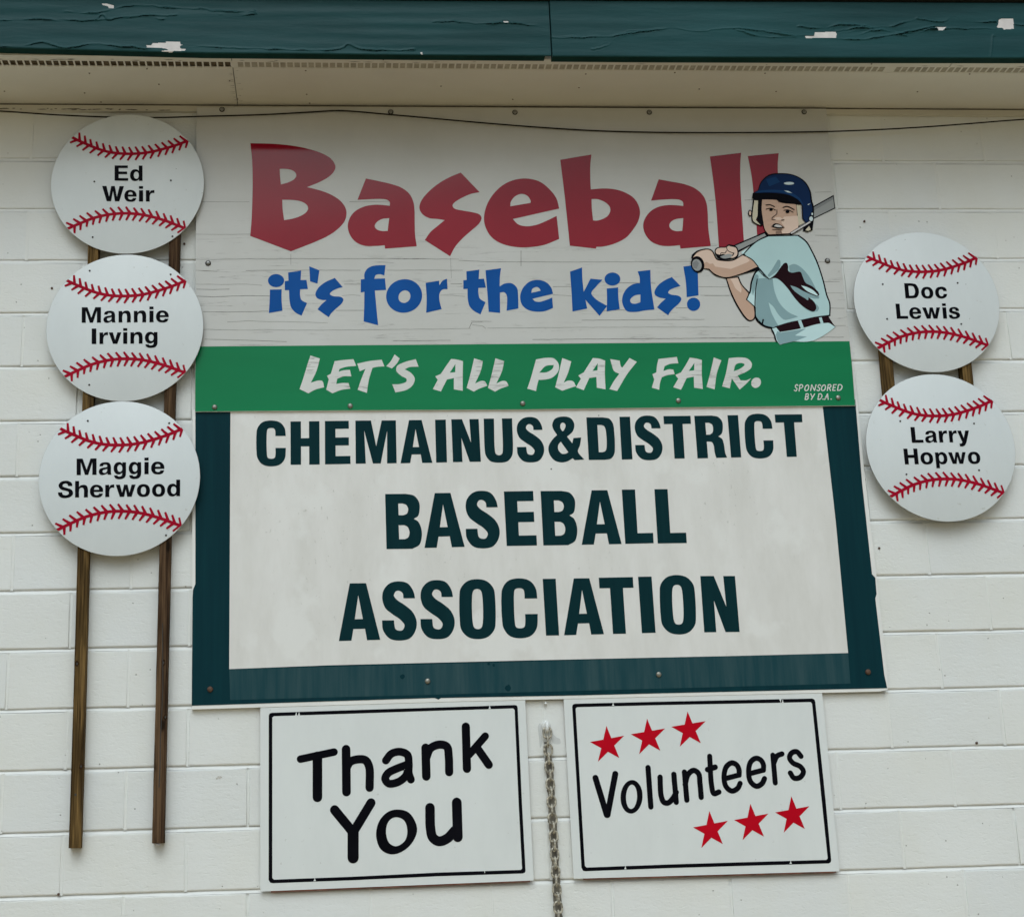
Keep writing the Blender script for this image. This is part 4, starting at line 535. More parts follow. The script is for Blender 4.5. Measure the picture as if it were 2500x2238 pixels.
def block_mesh(seed, w=BW-.0078, h=BH-.0110):
    r_ = random.Random(seed)
    rings = [(0.0, .012), (0.0, .0050), (.0009, .0020), (.0028, .0005), (.0065, 0.0)]
    NX, NZ = 6, 3
    base = []
    for i in range(NX): base.append((-w/2+w*i/NX, -h/2, 0, 1))
    for i in range(NZ): base.append((w/2, -h/2+h*i/NZ, -1, 0))
    for i in range(NX): base.append((w/2-w*i/NX, h/2, 0, -1))
    for i in range(NZ): base.append((-w/2, h/2-h*i/NZ, 1, 0))
    jit = [(r_.uniform(-.0007, .0007), r_.uniform(-.0007, .0007), r_.uniform(-.0004, .0004)) for _ in base]
    V_, F_ = [], []
    for ins, y in rings:
        sx, sz = (w/2-ins*.3)/(w/2), (h/2-ins)/(h/2)
        for (x, z, _, _), j in zip(base, jit):
            V_.append((x*sx+j[0], y+(j[2] if y < .004 else 0), z*sz+j[1]))
    n = len(base)
    for a in range(len(rings)-1):
        for k in range(n):
            kk = (k+1) % n
            F_.append((a*n+k, a*n+kk, (a+1)*n+kk, (a+1)*n+k))
    F_.append(tuple((len(rings)-1)*n+k for k in range(n)))
    me = bpy.data.meshes.new('block'); me.from_pydata(V_, [], F_)
    me.polygons.foreach_set('use_smooth', [True]*(len(F_)-1)+[False]); me.update()
    return me
variants = []
for s in range(6):
    me = block_mesh(s); me.materials.append(M['block'] if s % 3 else M['block_b']); variants.append(me)
hidden = [(.25, 2.60, 2.22, 4.40), (.47, 1.34, 1.58, 2.2), (1.51, 2.39, 1.58, 2.2)]
SV, SF = [], []
for c in range(-1, nrows-1):
    off = 0.5 if c % 2 == 0 else 0.0
    zc = Z0-(c+.5)*BH
    for i in range(-9, 16):
        x = (i+.5+off)*BW
        if x-BW/2 < X0 or x+BW/2 > X1: continue
        me = variants[rnd.randrange(6)]
        loc = Vector((x+rnd.uniform(-.0006, .0006), rnd.uniform(-.0006, .0008), zc+rnd.uniform(-.0004, .0004)))
        hid = any(x-BW/2 > a and x+BW/2 < b and zc-BH/2 > lo and zc+BH/2 < hi for a, b, lo, hi in hidden)
        if -1.0 < x < 3.85 and zc > 1.15 and not hid:
            o = bpy.data.objects.new('block', me); col.objects.link(o); o.parent = wall
            o.location = loc; o.rotation_euler = (rnd.uniform(-.0025, .0025), 0, rnd.uniform(-.002, .002))
        else:
            b = len(SV); SV += [v.co + loc for v in me.vertices]
            SF += [tuple(q+b for q in p.vertices) for p in me.polygons]
rest = mesh_obj('block_courses', SV, SF, M['block'], wall); rest['kind'] = 'stuff'

for x, z, _ in pts(WALL_NAILS):
    me_ = bpy.data.objects.new('wall_nail', lathe_mesh('wall_nail', [(.0045, -.002), (.0042, .004), (.002, .0055)], 8, [M['rust']])); col.objects.link(me_)
    me_.parent = wall; me_.location = (x, 0, z)
for x, z, _ in pts(SMUDGE):
    for k in range(7):
        cx, cz, rr = x+rnd.uniform(-.009, .009), z+rnd.uniform(-.012, .012), rnd.uniform(.002, .006)
        decal('smudge', [[(cx+rr*math.cos(a)*rnd.uniform(.6, 1), cz+rr*math.sin(a)*rnd.uniform(.6, 1)) for a in [q*math.pi/4 for q in range(8)]]], -.0009-.0001*k, M['smudge'], wall)
# trim board along the wall head, with flaking lower edge
ZS = 4.4222
V, F = [], []
n = 200
for i in range(n+1):
    x = X0+(X1-X0)*i/n
    zb = 4.3925+.0025*math.sin(x*1.3)+.0008*math.sin(x*17)+(.004 if x > 2.6 else 0)
    V += [(x, -.016, zb), (x, -.016, ZS-.0065), (x, .002, zb), (x, .006, ZS-.0070)]
for i in range(n):
    a = i*4; F.append((a, a+4, a+5, a+1)); F.append((a+2, a+6, a+4, a)); F.append((a+1, a+5, a+7, a+3))
mesh_obj('trim_board', V, F, M['trim'], building)
box('gap_shade_strip', X0, X1, -.013, .0, ZS-.0062, ZS-.0004, M['crack_and_gap_shade'], building)  # dark strip painting in the shadow line of the gap under the soffit
for i in range(34):
    x = rnd.choice((rnd.uniform(-.56, .2), rnd.uniform(-.56, .0), rnd.uniform(-.56, .1)))
    l = rnd.uniform(.006, .045)
    z = 4.399+rnd.uniform(-.003, .002)+(.004 if x > 2.6 else 0)
    p = [(x, z), (x+l*.4, z-.0016), (x+l, z-.0004), (x+l*.7, z+.0018), (x+l*.2, z+.001)]
    decal('paint_flake', [p], -.0166, M['crack_and_gap_shade'], building)

# soffit: two sheets, trim strip and the vent strip
YB = -.374
XJ = .358
SB = ZS
for xa, xb in ((X0, XJ-.0015), (XJ+.0015, 4.9), (4.903, X1)):
    box('soffit_panel', xa, xb, -.296, .0, SB, SB+.012, M['soffit'], building)
for xa, xb in ((X0, XJ-.002), (XJ+.001, 3.0), (3.003, X1)):
    box('soffit_trim', xa, xb, YB, -.3425, SB+(.0004 if xa > 0 else 0.001), SB+.014, M['soffit'], building)
def vent(xa, xb, tan):
    V, F = [], []
    def b(x0, x1, y0, y1, z0, z1):
        i = len(V)
        V.extend([(x, y, z) for x in (x0, x1) for y in (y0, y1) for z in (z0, z1)])
        for f in ((0, 1, 3, 2), (4, 6, 7, 5), (0, 4, 5, 1), (2, 3, 7, 6), (0, 2, 6, 4), (1, 5, 7, 3)):
            F.append(tuple(q+i for q in f))
    z0, z1 = SB+.0004, SB+.003
    b(xa, xb, -.3422, -.3375, z0, z1); b(xa, xb, -.3010, -.2963, z0, z1)
    n_ = int((xb-xa)/.0253); p = (xb-xa)/n_
    for k in range(n_+1):
        x = xa+k*p; j = rnd.uniform(-.0008, .0008)
        b(max(xa, x-.0030+j), min(xb, x+.0030+j), -.3375, -.3010, z0+.0002, z1-.0003)
    o = mesh_obj('vent_screen', V, F, M['soffit'], building)
    if tan: box('vent_backing', xa, xb, -.3375, -.3010, z1-.0008, z1+.006, M['vent_tan'], o)
    else: box('vent_backing', xa, xb, -.3425, -.2963, z1+.004, z1+.008, M['vent_dark'], o)
vent(X0, XJ-.0035, False); vent(XJ+.016, 2.764, True); vent(2.801, X1, True)
box('vent_joint_cover', XJ-.0035, XJ+.016, -.3422, -.2963, SB+.0008, SB+.004, M['soffit'], building)
box('vent_joint_cover', 2.764, 2.801, -.3422, -.2963, SB+.0008, SB+.004, M['soffit'], building)
# nail heads and little splits under the eave
nail = lathe_mesh('nail_head', [(.0032, 0), (.003, .0012), (.0012, .0018)], 8, [M['rust']])
for x, y in [(-.49, -.11), (-.2, -.1), (.05, -.285), (-.15, -.03), (-.16, -.25), (.08, -.17), (.34, -.2), (.36, -.06), (.62, -.28), (.62, -.10), (.63, -.03), (1.12, -.17), (1.4, -.07), (1.64, -.165), (1.65, -.27), (1.98, -.285), (2.1, -.16), (2.4, -.145), (2.32, -.285), (2.95, -.15), (3.1, -.29), (1.9, -.365), (2.25, -.366), (.9, -.364), (2.7, -.36)]:
    o = bpy.data.objects.new('nail_head', nail); col.objects.link(o); o.parent = building
    o.location = (x, y, SB-.0002); o.rotation_euler = (math.radians(90), 0, 0)
V, F = [], []
for k in range(16):   # splits at the sheet end
    y = -.04-k*.0155+rnd.uniform(-.004, .004); l = rnd.uniform(.006, .028)
    x = XJ-.004 if k % 3 else XJ+.004+l
    i = len(V); t = rnd.uniform(.0007, .0014)
    V += [(x, y-t, SB-.0004), (x-l, y, SB-.0004), (x, y+t, SB-.0004)]; F.append((i, i+2, i+1))
mesh_obj('paint_split', V, F, M['crack_and_gap_shade'], building)
for i in range(26):   # flakes on the outer soffit trim
    x = rnd.uniform(-.5, .9) if i < 18 else rnd.uniform(.9, 3.3); y = rnd.uniform(-.352, -.345); l = rnd.uniform(.008, .05)
    mesh_obj('paint_flake', [(x, y, SB-.0001), (x+l*.5, y-.0018, SB-.0001), (x+l, y, SB-.0001), (x+l*.6, y+.0012, SB-.0001)], [(0, 3, 2, 1)], M['crack_and_gap_shade'], building)

# fascia: two boards, paint blistered into ridges, chips down to primer
FYF = -.412
ridges = []
for s in FASCIA['ridges']:
    ridges.append(np.array(smooth_path(pts(s), False, 6)))
chips = [np.array(smooth_path(pts(s), True, 3)) for s in FASCIA['chips']]
def seg_dist(X, Z, poly):
    D = np.full(X.shape, 9.0); S = np.zeros(X.shape)
    for a, b in zip(poly[:-1], poly[1:]):
        m_ = (X > min(a[0], b[0])-.03) & (X < max(a[0], b[0])+.03)
        if not m_.any(): continue
        d = b-a; L = (d*d).sum()+1e-12
        t = np.clip(((X[m_]-a[0])*d[0]+(Z[m_]-a[1])*d[1])/L, 0, 1)
        dx = X[m_]-a[0]-t*d[0]; dz = Z[m_]-a[1]-t*d[1]
        q = np.hypot(dx, dz); sg = np.sign(dz)
        o_ = D[m_]; s_ = S[m_]; u = q < o_; o_[u] = q[u]; s_[u] = sg[u]; D[m_] = o_; S[m_] = s_
    return D, S
def inside(X, Z, poly):
    r_ = np.zeros(X.shape, bool); n_ = len(poly)
    for i in range(n_):
        a, b = poly[i], poly[(i+1) % n_]
        c = ((a[1] > Z) != (b[1] > Z)) & (X < (b[0]-a[0])*(Z-a[1])/((b[1]-a[1])+1e-12)+a[0])
        r_ ^= c
    return r_
def fascia_board(xa, xb, zbot, ztop, yoff, seed):
    rs = np.random.RandomState(seed)
    nx, nz = int((xb-xa)/.0022), 120
    xs = np.linspace(xa, xb, nx+1); ts = np.linspace(0, 1, nz+1)
    X, T_ = np.meshgrid(xs, ts); ZB = zbot(X); Z = ZB+(ztop(X)-ZB)*T_
    Hh = np.zeros(X.shape); CK = np.zeros(X.shape, bool)
    for i, r_ in enumerate(ridges):
        D, S = seg_dist(X, Z, r_)
        wob = np.interp(X[0], xs, np.convolve(rs.randn(len(xs)+120), np.hanning(24)/6, 'same')[60:60+len(xs)])
        wob2 = np.convolve(rs.randn(len(xs)+120), np.hanning(9)/3, 'same')[60:60+len(xs)]
        off = (wob*.0022+wob2*.0009)[None, :]
        Dw = D*np.where(S == 0, 1, S)+off
        am = np.clip(.6+.9*np.convolve(rs.randn(len(xs)+120), np.hanning(50)/9, 'same')[60:60+len(xs)], .05, 1.6)[None, :]
        near = D < .05
        prof = .0019*np.exp(-(np.clip(Dw, 0, 9)/.0052)**2)*(Dw >= 0) + .0019*np.exp(-(Dw/.0012)**2)*(Dw < 0)
        for q in range(3):   # little parallel wrinkles in the loose paint
            ph = rs.uniform(-.016, .016); wv = np.convolve(rs.randn(len(xs)+120), np.hanning(40)/8, 'same')[60:60+len(xs)][None, :]
            prof = prof+.0007*np.clip(wv, 0, 1.5)*np.exp(-((Dw-ph-wv*.003)/.0016)**2)
        Hh += np.where(near, prof*am*2.0, 0)
        CK |= (np.abs(Dw+.0012) < .0014) & (am > .62) & near
    for k in range(26):   # soft cupping along the grain
        fx, fz, ph, am = rs.uniform(.6, 7), rs.uniform(20, 150), rs.uniform(0, 6.3), rs.uniform(.00008, .00026)
        Hh += am*np.sin(X*fx+ph+1.5*np.sin(X*1.7+ph))*np.sin(Z*fz+ph*2+np.sin(X*2.3+ph))
    chip = np.zeros(X.shape, bool)

    for c_ in chips: chip |= inside(X, Z, c_)
    Hh = np.where(chip, -.0008, Hh)
    edge = np.minimum(T_*(ztop(X)-ZB), (1-T_)*(ztop(X)-ZB)); rd = np.clip(1-edge/.004, 0, 1)**2*.003
    Y = FYF+yoff-Hh+rd
    V = np.stack([X, Y, Z], -1).reshape(-1, 3)
    w_ = nx+1
    a = (np.arange(nz)[:, None]*w_+np.arange(nx)[None]).ravel()
    F = np.stack([a, a+1, a+1+w_, a+w_], 1).tolist()
    cc_ = (chip[:-1, :-1] & chip[1:, 1:]); kk_ = CK[:-1, :-1] & CK[1:, 1:] & ~cc_
    ci = (cc_.astype(int)+3*kk_.astype(int)).ravel().tolist()
    n0 = len(V); V = V.tolist()
    # underside, top and ends
    bl = [(x, YB, z) for x, z in zip(xs[::20], ZB[0][::20])]
    idx = list(range(0, nx+1, 20))
    for q, i in enumerate(idx): V.append([xs[i], YB, ZB[0][i]]);
    for q in range(len(idx)-1):
        F.append([n0+q, n0+q+1]+list(range(idx[q+1], idx[q]-1, -1))); ci.append(2)
    m0 = len(V); t0 = nz*w_
    for i in idx: V.append([xs[i], YB, Z[-1][i]])
    for q in range(len(idx)-1):
        F.append([m0+q+1, m0+q]+list(range(t0+idx[q], t0+idx[q+1]+1))); ci.append(0)
    F.append([r__*w_ for r__ in range(nz, -1, -1)]+[n0, m0]); ci.append(0)
    e = idx[-1]
    if e == nx: F.append([r__*w_+nx for r__ in range(0, nz+1)]+[m0+len(idx)-1, n0+len(idx)-1]); ci.append(0)
    o = mesh_obj('fascia_board', V, F, [M['fascia'], M['bare'], M['fascia_under'], M['fascia_crack']], building, ci)
    o.data.polygons.foreach_set('use_smooth', [len(p.vertices) == 4 for p in o.data.polygons])
    return o
zl = lambda X: np.interp(X, [-3.6, -.44, .267, 1.0, 1.505], [4.445, 4.4300, 4.4163, 4.4156, 4.4158])
zr = lambda X: np.interp(X, [1.50, 1.88, 2.6, 3.26, 6.4], [4.4128, 4.413, 4.4165, 4.421, 4.43])
zt = lambda X: np.interp(X, [-3.6, .99, 1.6, 2.35, 3.29, 6.4], [4.645, 4.635, 4.6395, 4.6445, 4.650, 4.66])
fascia_board(-1.6, 1.5025, zl, zt, 0.0, 3)
fascia_board(1.5065, 4.6065, zr, zt, -.003, 5)
for xa, xb in ((X0, -1.604), (4.610, X1)):
    box('fascia_board', xa, xb, FYF, YB, 4.43, 4.645, M['fascia'], building)
# roof edge
def prof_strip(name, prof, mt, parent):
    V, F = [], []; n_ = 40
    for i in range(n_+1):
        x = X0-.1+(X1-X0+.2)*i/n_
        lift = float(zt(np.array([x]))[0])-4.6445
        for y, z in prof: V.append((x, y, z+lift))
    k = len(prof)
    for i in range(n_):
        for j in range(k-1):
            F.append((i*k+j, i*k+j+1, (i+1)*k+j+1, (i+1)*k+j))
    return mesh_obj(name, V, F, mt, parent)
prof_strip('drip_edge', [(-.405, 4.6625), (-.4345, 4.6560), (-.4355, 4.6545), (-.4375, 4.6560), (-.4375, 4.700), (-.40, 4.704)], M['mint'], building)
prof_strip('roof_board', [(-.385, 4.652), (-.432, 4.6612), (-.432, 4.70), (-.36, 4.70)], M['roof'], building)
mesh_obj('roof', [(X0-.1, -.445, 4.702), (X1+.1, -.445, 4.702), (X1+.1, 4, 5.6), (X0-.1, 4, 5.6), (X0-.1, -.445, 4.712), (X1+.1, -.445, 4.712), (X1+.1, 4, 5.61), (X0-.1, 4, 5.61)],
         [(0, 3, 2, 1), (4, 5, 6, 7), (0, 1, 5, 4), (2, 3, 7, 6), (0, 4, 7, 3), (1, 2, 6, 5)], M['roof'], building)

# ---------------------------------------------------------------- fasteners
bolt_me = lathe_mesh('bolt', [(.0105, 0), (.0105, .0015), (.0088, .0022), (.0074, .0024), (.0072, .0058), (.0052, .0074), (.003, .0078)], 16, [M['hole'], M['screw']], [0, 0, 0, 1, 1, 1, 1])
bolt_pale = lathe_mesh('bolt', [(.0095, 0), (.0092, .0030), (.0070, .0052), (.0035, .0062)], 14, [M['steel']])
bolt_rust = lathe_mesh('bolt', [(.010, 0), (.0098, .003), (.0075, .0055), (.003, .0065)], 14, [M['rust']])
screw_me = lathe_mesh('screw', [(.0036, 0), (.0034, .0009), (.0018, .0013)], 10, [M['hole']])
def put(me, name, x, y, z, parent):
    o = bpy.data.objects.new(name, me); col.objects.link(o); o.parent = parent
    o.location = (x-parent.location.x, y-parent.location.y, z-parent.location.z)
    return o

# ---------------------------------------------------------------- upper banner board
Y_UP = -.0262
org = (1.42, 0, 3.21)
up = thing('banner_board', 'large white plywood banner board with maroon and blue lettering, cartoon batter and green lower band', 'sign', org)
slab('board', smooth_path(pts(UPPER), True), Y_UP, -.0190, M['upper_white'], up, org, M['white_edge'])
decal('green_band', [smooth_path(pts(GREEN), True)], Y_UP-.0003, M['green'], up, org)
V_ = None
for s in CRACKS:
    p = smooth_path(pts(s), False)
    w = rnd.uniform(.0010, .0019)
    q = []
    for i in range(len(p)-1):
        a, b = p[i], p[i+1]; k = max(1, int(math.hypot(b[0]-a[0], b[1]-a[1])/.02))
        q += [(a[0]+(b[0]-a[0])*j/k, a[1]+(b[1]-a[1])*j/k+(rnd.uniform(-.0007, .0007) if j else 0)) for j in range(k)]
    q.append(p[-1])
    q = ribbon(q, w, 'flat'); decal('wood_crack', [q], Y_UP-.00025, M['check'], up, org)
for loops in RED: decal('letter', [smooth_path(pts(s), True) for s in loops], Y_UP-.0005, M['red'], up, org)
for loops in BLUE: decal('letter', [smooth_path(pts(s), True) for s in loops], Y_UP-.0005, M['blue'], up, org)
for loops in WHITE: decal('letter', [smooth_path(pts(s), True) for s in loops], Y_UP-.0006, M['letter_white'], up, org)

def multi_stroke(name, strokes, y, mt, parent, org, cap='round', n=6):
    """one letter of several overlapping strokes, each a hair in front of the last"""
    V, F = [], []
    for k, (s, w) in enumerate(strokes):
        lp = ribbon(smooth_path(pts(s), False, n), w*1.025e-4, cap)
        v, f = flat_faces([lp]); b = len(V)
        V += [(x-org[0], y-k*.00015-org[1], z-org[2]) for x, z in v]
        for a_, b_, c_ in f:
            ar = (v[b_][0]-v[a_][0])*(v[c_][1]-v[a_][1]) - (v[b_][1]-v[a_][1])*(v[c_][0]-v[a_][0])
            if abs(ar) < 1e-13: continue
            F.append((a_+b, b_+b, c_+b) if ar > 0 else (a_+b, c_+b, b_+b))
    return mesh_obj(name, V, F, mt, parent)
for ss in SMALL: multi_stroke('letter', [(s, 38) for s in ss], Y_UP-.0006, M['letter_white'], up, org)

# the printed batter, painter's order in very thin films
V, F, I, mats = [], [], [], []
for k, l in enumerate(BATTER):
    if len(l) == 3:
        loops = [ribbon(smooth_path(pts(l[1]), False, 6), l[2]*1e-4)]
        mt = M['strap'] if l[0] == 'strap' else M['black']
    else:
        loops = [smooth_path(pts(s), True) for s in l[1]]; mt = M[l[0]]
    if mt not in mats: mats.append(mt)
    v, f = flat_faces(loops); b = len(V); yy = Y_UP-.0008-k*.00006
    V += [(x-org[0], yy-org[1], z-org[2]) for x, z in v]
    for a_, b_, c_ in f:
        ar = (v[b_][0]-v[a_][0])*(v[c_][1]-v[a_][1]) - (v[b_][1]-v[a_][1])*(v[c_][0]-v[a_][0])
        if abs(ar) < 1e-13: continue
        F.append((a_+b, b_+b, c_+b) if ar > 0 else (a_+b, c_+b, b_+b)); I.append(mats.index(mt))
o = mesh_obj('batter_picture', V, F, mats, up, I)
o['label'] = 'printed picture of a baseball batter in a blue helmet and pale blue shirt'
for x, z, _ in pts(BOLT_UP): put(bolt_me, 'bolt', x, Y_UP-.0002, z, up)
for i, (x, z, _) in enumerate(pts(BOLT_GREEN)): put(bolt_pale, 'bolt', x, Y_UP-.0004, z, up)

# ---------------------------------------------------------------- lower association board
Y_LO = -.0186
org = (1.42, 0, 2.17)
lo = thing('association_board', 'wide white board with dark teal frame and three rows of dark teal capitals', 'sign', org)
slab('board', smooth_path(pts(LOWER), True), -.0176, -.0012, M['white_edge'], lo, org)
decal('frame', [smooth_path(pts(TEAL), True)], Y_LO, M['teal'], lo, org)
pn = pts(PANEL)
decal('panel', [smooth_path(pn, True)], Y_LO-.0004, M['panel'], lo, org)
# chalked strip of the frame below the panel
b0, b1 = pn[7], pn[3]
decal('faded_strip', [[(b0[0], b0[1]-.0004), (b0[0]+.004, 2.186), (b1[0]-.002, 2.194), (b1[0], b1[1]-.0004)]], Y_LO-.0002, M['band'], lo, org)
def glyph_quad(loops, q, yflip):
    """map unit glyph loops into the quad (tl,tr,br,bl) or (bl,br,tr,tl) when yflip"""
    out = []
    for s in loops:
        p = smooth_path(unit_pts(s), True, 5); o_ = []
        for x, y in p:
            if yflip: a, b, c, d = q[0], q[1], q[2], q[3]
            else: a, b, c, d = q[0], q[1], q[2], q[3]
            # a->b along x at y=0, d->c along x at y=1
            p0 = (a[0]+(b[0]-a[0])*x, a[1]+(b[1]-a[1])*x); p1 = (d[0]+(c[0]-d[0])*x, d[1]+(c[1]-d[1])*x)
            o_.append((p0[0]+(p1[0]-p0[0])*y, p0[1]+(p1[1]-p0[1])*y))
        out.append(o_)
    return out
for gname, q in SIGN:
    decal('letter', glyph_quad(CB[gname], pts(q), False), Y_LO-.0009, M['navy_letter'], lo, org)
lob = pts(BOLT_LO)
for i, (x, z, _) in enumerate(lob): put(bolt_rust if i in (0, 3) else bolt_pale, 'bolt', x, Y_LO-.0004, z, lo)
# paint blots on the faded strip
for x, z, r_ in ((.0, 0, 0),):
    pass
for (x, z, r_) in ((.935, 2.252, .008), (1.30, 2.205, .011), (1.235, 2.29, .005), (1.252, 2.285, .005)):
    pg = [(x+r_*math.cos(a)*rnd.uniform(.8, 1.2), z+r_*1.1*math.sin(a)*rnd.uniform(.8, 1.2)) for a in [i*math.pi/5 for i in range(10)]]
    decal('paint_blot', [pg], Y_LO-.0006, M['teal'], lo, org)

# ---------------------------------------------------------------- the two plates below
Y_PL = -.0166
def plate(outl, border, gaps, lab, name):
    q = [p[:2] for p in pts(outl)]
    cx = sum(p[0] for p in q)/4; og = (cx, 0, min(p[1] for p in q))
    t = thing(name, lab, 'sign', og)
    # rounded tiny corners
    slab('plate', q, -.0162, -.0145, M['plate'], t, og, M['white_edge'])
    back = [(q[0][0]+.004, q[0][1]-.006), (q[1][0]-.004, q[1][1]-.006), (q[2][0]-.012, q[2][1]-.0045), (q[3][0]+.035, q[3][1]-.0045)]
    slab('plywood_backing', back, -.0143, -.0005, M['ply'], t, og)
    decal('border', [smooth_path(pts(border[0]), True), smooth_path(pts(border[1]), True)[::-1]], Y_PL, M['black'], t, og)
    for x, z, _ in pts(gaps):
        w = .0022; up_ = rnd.choice((-1, 1))
        pg = [(x-w*2.2, z+.0058*up_), (x+w*1.6, z+.0058*up_), (x+w*.6, z+.001*up_), (x+w*.4, z-.0050*up_), (x-w*.4, z-.0052*up_), (x-w*.8, z+.0005*up_)]
        decal('tape_gap', [pg], Y_PL-.0004, M['plate'], t, og)
    return t, og
t, og = plate(PLATE1, BORDER1, GAPS1, 'white rectangular sign with black border and two-line black message, left of the chain', 'thanks_sign')
for k, st in enumerate(THANK): multi_stroke('letter', st, Y_PL-.0002, M['black'], t, og)
for k, st in enumerate(YOU):
    if st is None: decal('letter', [smooth_path(pts(YO[0]), True), smooth_path(pts(YO[1]), True)], Y_PL-.0002, M['black'], t, og)
    else: multi_stroke('letter', st, Y_PL-.0002, M['black'], t, og)
t, og = plate(PLATE2, BORDER2, GAPS2, 'white rectangular sign with six red stars round one black word', 'stars_sign')
for k, st in enumerate(VOL):
    if st is None: decal('letter', [smooth_path(pts(VO[0]), True), smooth_path(pts(VO[1]), True)], Y_PL-.0002, M['black'], t, og)
    else: multi_stroke('letter', st, Y_PL-.0002, M['black'], t, og)
for s in STARS: decal('star', [smooth_path(pts(s), True)], Y_PL-.0002, M['star'], t, og)

# ---------------------------------------------------------------- round baseball signs
Y_D = -.0492
RAD = .2788
def clip_to_disc(p, c, r):
    o_ = []
    for x, z in p:
        d = math.hypot(x-c[0], z-c[1])
        if d > r: x = c[0]+(x-c[0])*r/d; z = c[1]+(z-c[1])*r/d
        o_.append((x, z))
    return o_
c0 = BALLS[0]['c']
labels = ['round baseball sign, topmost of three left of the banner, with two short black words',
          'round baseball sign, middle one of three stacked left of the banner, overlapping its edge',
          'round baseball sign, lowest of the three left of the boards, with the widest black words',
          'round baseball sign, upper of the two right of the boards',
          'round baseball sign, lower of the two right of the boards']
disc_me = lathe_mesh('disc', [(RAD-.0004, -.0042), (RAD, -.0038), (RAD, -.0002), (RAD-.0006, .0)], 128, [M['disc'], M['disc_edge']], [1, 1, 1, 0])
for bi, b in enumerate(BALLS):
    c = b['c']; og = (c[0], 0, c[1])
    t = thing('baseball_sign', labels[bi], 'round sign', og, 'round baseball name signs on the wall')
    o = bpy.data.objects.new('disc', disc_me); col.objects.link(o); o.parent = t; o.location = (0, Y_D+.0006, 0)
    ca, sa = math.cos(b['rot']), math.sin(b['rot'])
    def tr(p):
        return [(c[0]+(x-c0[0])*ca-(z-c0[1])*sa, c[1]+(x-c0[0])*sa+(z-c0[1])*ca) for x, z in p]
    for which in ('up', 'lo'):
        V, F = [], []
        def add(lp, yy):
            v, f = flat_faces([lp]); bb = len(V)
            V.extend([(x-og[0], yy, z-og[2]) for x, z in v])
            for a_, b_, c_ in f:
                ar = (v[b_][0]-v[a_][0])*(v[c_][1]-v[a_][1]) - (v[b_][1]-v[a_][1])*(v[c_][0]-v[a_][0])
                if abs(ar) < 1e-13: continue
                F.append((a_+bb, b_+bb, c_+bb) if ar > 0 else (a_+bb, c_+bb, b_+bb))
        cl = smooth_path(pts(STITCH[which]), False, 4)
        add(clip_to_disc(tr(ribbon(cl, STITCH['w']*1.18e-4, 'flat')), c, RAD-.001), Y_D-.0002)
        tk = STITCH['ticks'][:34] if which == 'up' else STITCH['ticks'][34:]
        for k, s in enumerate(tk):
            (x0, z0, _), (x1, z1, _) = pts(s)
            # tapered stitch: wide at the seam, narrow at the tip
            dx, dz = x1-x0, z1-z0; l = math.hypot(dx, dz); nx, nz = -dz/l, dx/l; w = STITCH['tw']*1.40e-4/2
            pg = [(x0+nx*w*.85, z0+nz*w*.85), (x0-nx*w*.85, z0-nz*w*.85), (x1-nx*w*1.35, z1-nz*w*1.35), (x1+nx*w*1.35, z1+nz*w*1.35)]
            add(clip_to_disc(tr(pg), c, RAD-.001), Y_D-.0004-.0001*(k % 3))
        mesh_obj('stitching', V, F, M['stitch'], t)
    for gname, q in b['letters']:
        Q = pts(q)
        if gname == 'i':
            decal('letter', glyph_quad(HB['i'], Q, True), Y_D-.0003, M['black'], t, og)
            decal('letter_dot', glyph_quad(HB['j'], Q, True), Y_D-.0003, M['black'], t, og)
        else: decal('letter', glyph_quad(HB[gname], Q, True), Y_D-.0003, M['black'], t, og)
    for x, z, _ in pts(b['screws']): put(screw_me, 'screw', x, Y_D-.0001, z, t)
    if b['marks']:
        for x, z, _ in pts(b['marks']):
            r_ = .0016
            decal('speck', [[(x+r_*math.cos(a), z+r_*math.sin(a)) for a in [k*math.pi/3 for k in range(6)]]], Y_D-.0002, M['screw'], t, og)

# ---------------------------------------------------------------- timber battens
def batten(top, bot, lab, mt, seed):
    """top/bot = (x centre, z); 38 mm square timber, slightly uneven"""
    r_ = random.Random(seed); hw = .0192
    og = (bot[0], 0, bot[1])
    t = thing('timber_batten', lab, 'batten', og, 'timber battens behind the round signs')
    N = 40; V, F = [], []
    for i in range(N+1):
        u = i/N; x = bot[0]+(top[0]-bot[0])*u+.0016*math.sin(u*7+seed)+r_.uniform(-.0003, .0003); z = bot[1]+(top[1]-bot[1])*u
        bv = .0025
        for dx, y in ((-hw, -.002), (-hw, -.043+bv), (-hw+bv, -.043), (hw-bv, -.043), (hw, -.043+bv), (hw, -.002)):
            V.append((x+dx-og[0]+r_.uniform(-.0002, .0002), y, z-og[2]))
    for i in range(N):
        for k in range(6):
            F.append((i*6+k, i*6+(k+1) % 6, (i+1)*6+(k+1) % 6, (i+1)*6+k))
    F.append(tuple(range(5, -1, -1))); F.append(tuple(N*6+k for k in range(6)))
    mesh_obj('timber', V, F, mt, t)
    return t
b1 = batten((-.1605, 4.20), (-.1583, 1.7128), 'lighter brown timber batten, leftmost, hanging below the three round signs', M['wood'], 1)
b2 = batten((.1345, 4.20), (.1125, 1.7206), 'darker cracked timber batten beside the teal framed board', M['wood_dark'], 2)
b3 = batten((2.7610, 3.75), (2.757, 2.93), 'short timber batten showing in the gap between right round signs, left side', M['wood'], 3)
b4 = batten((3.0605, 3.75), (3.054, 2.93), 'short timber batten showing in the gap between right round signs, right side', M['wood'], 4)
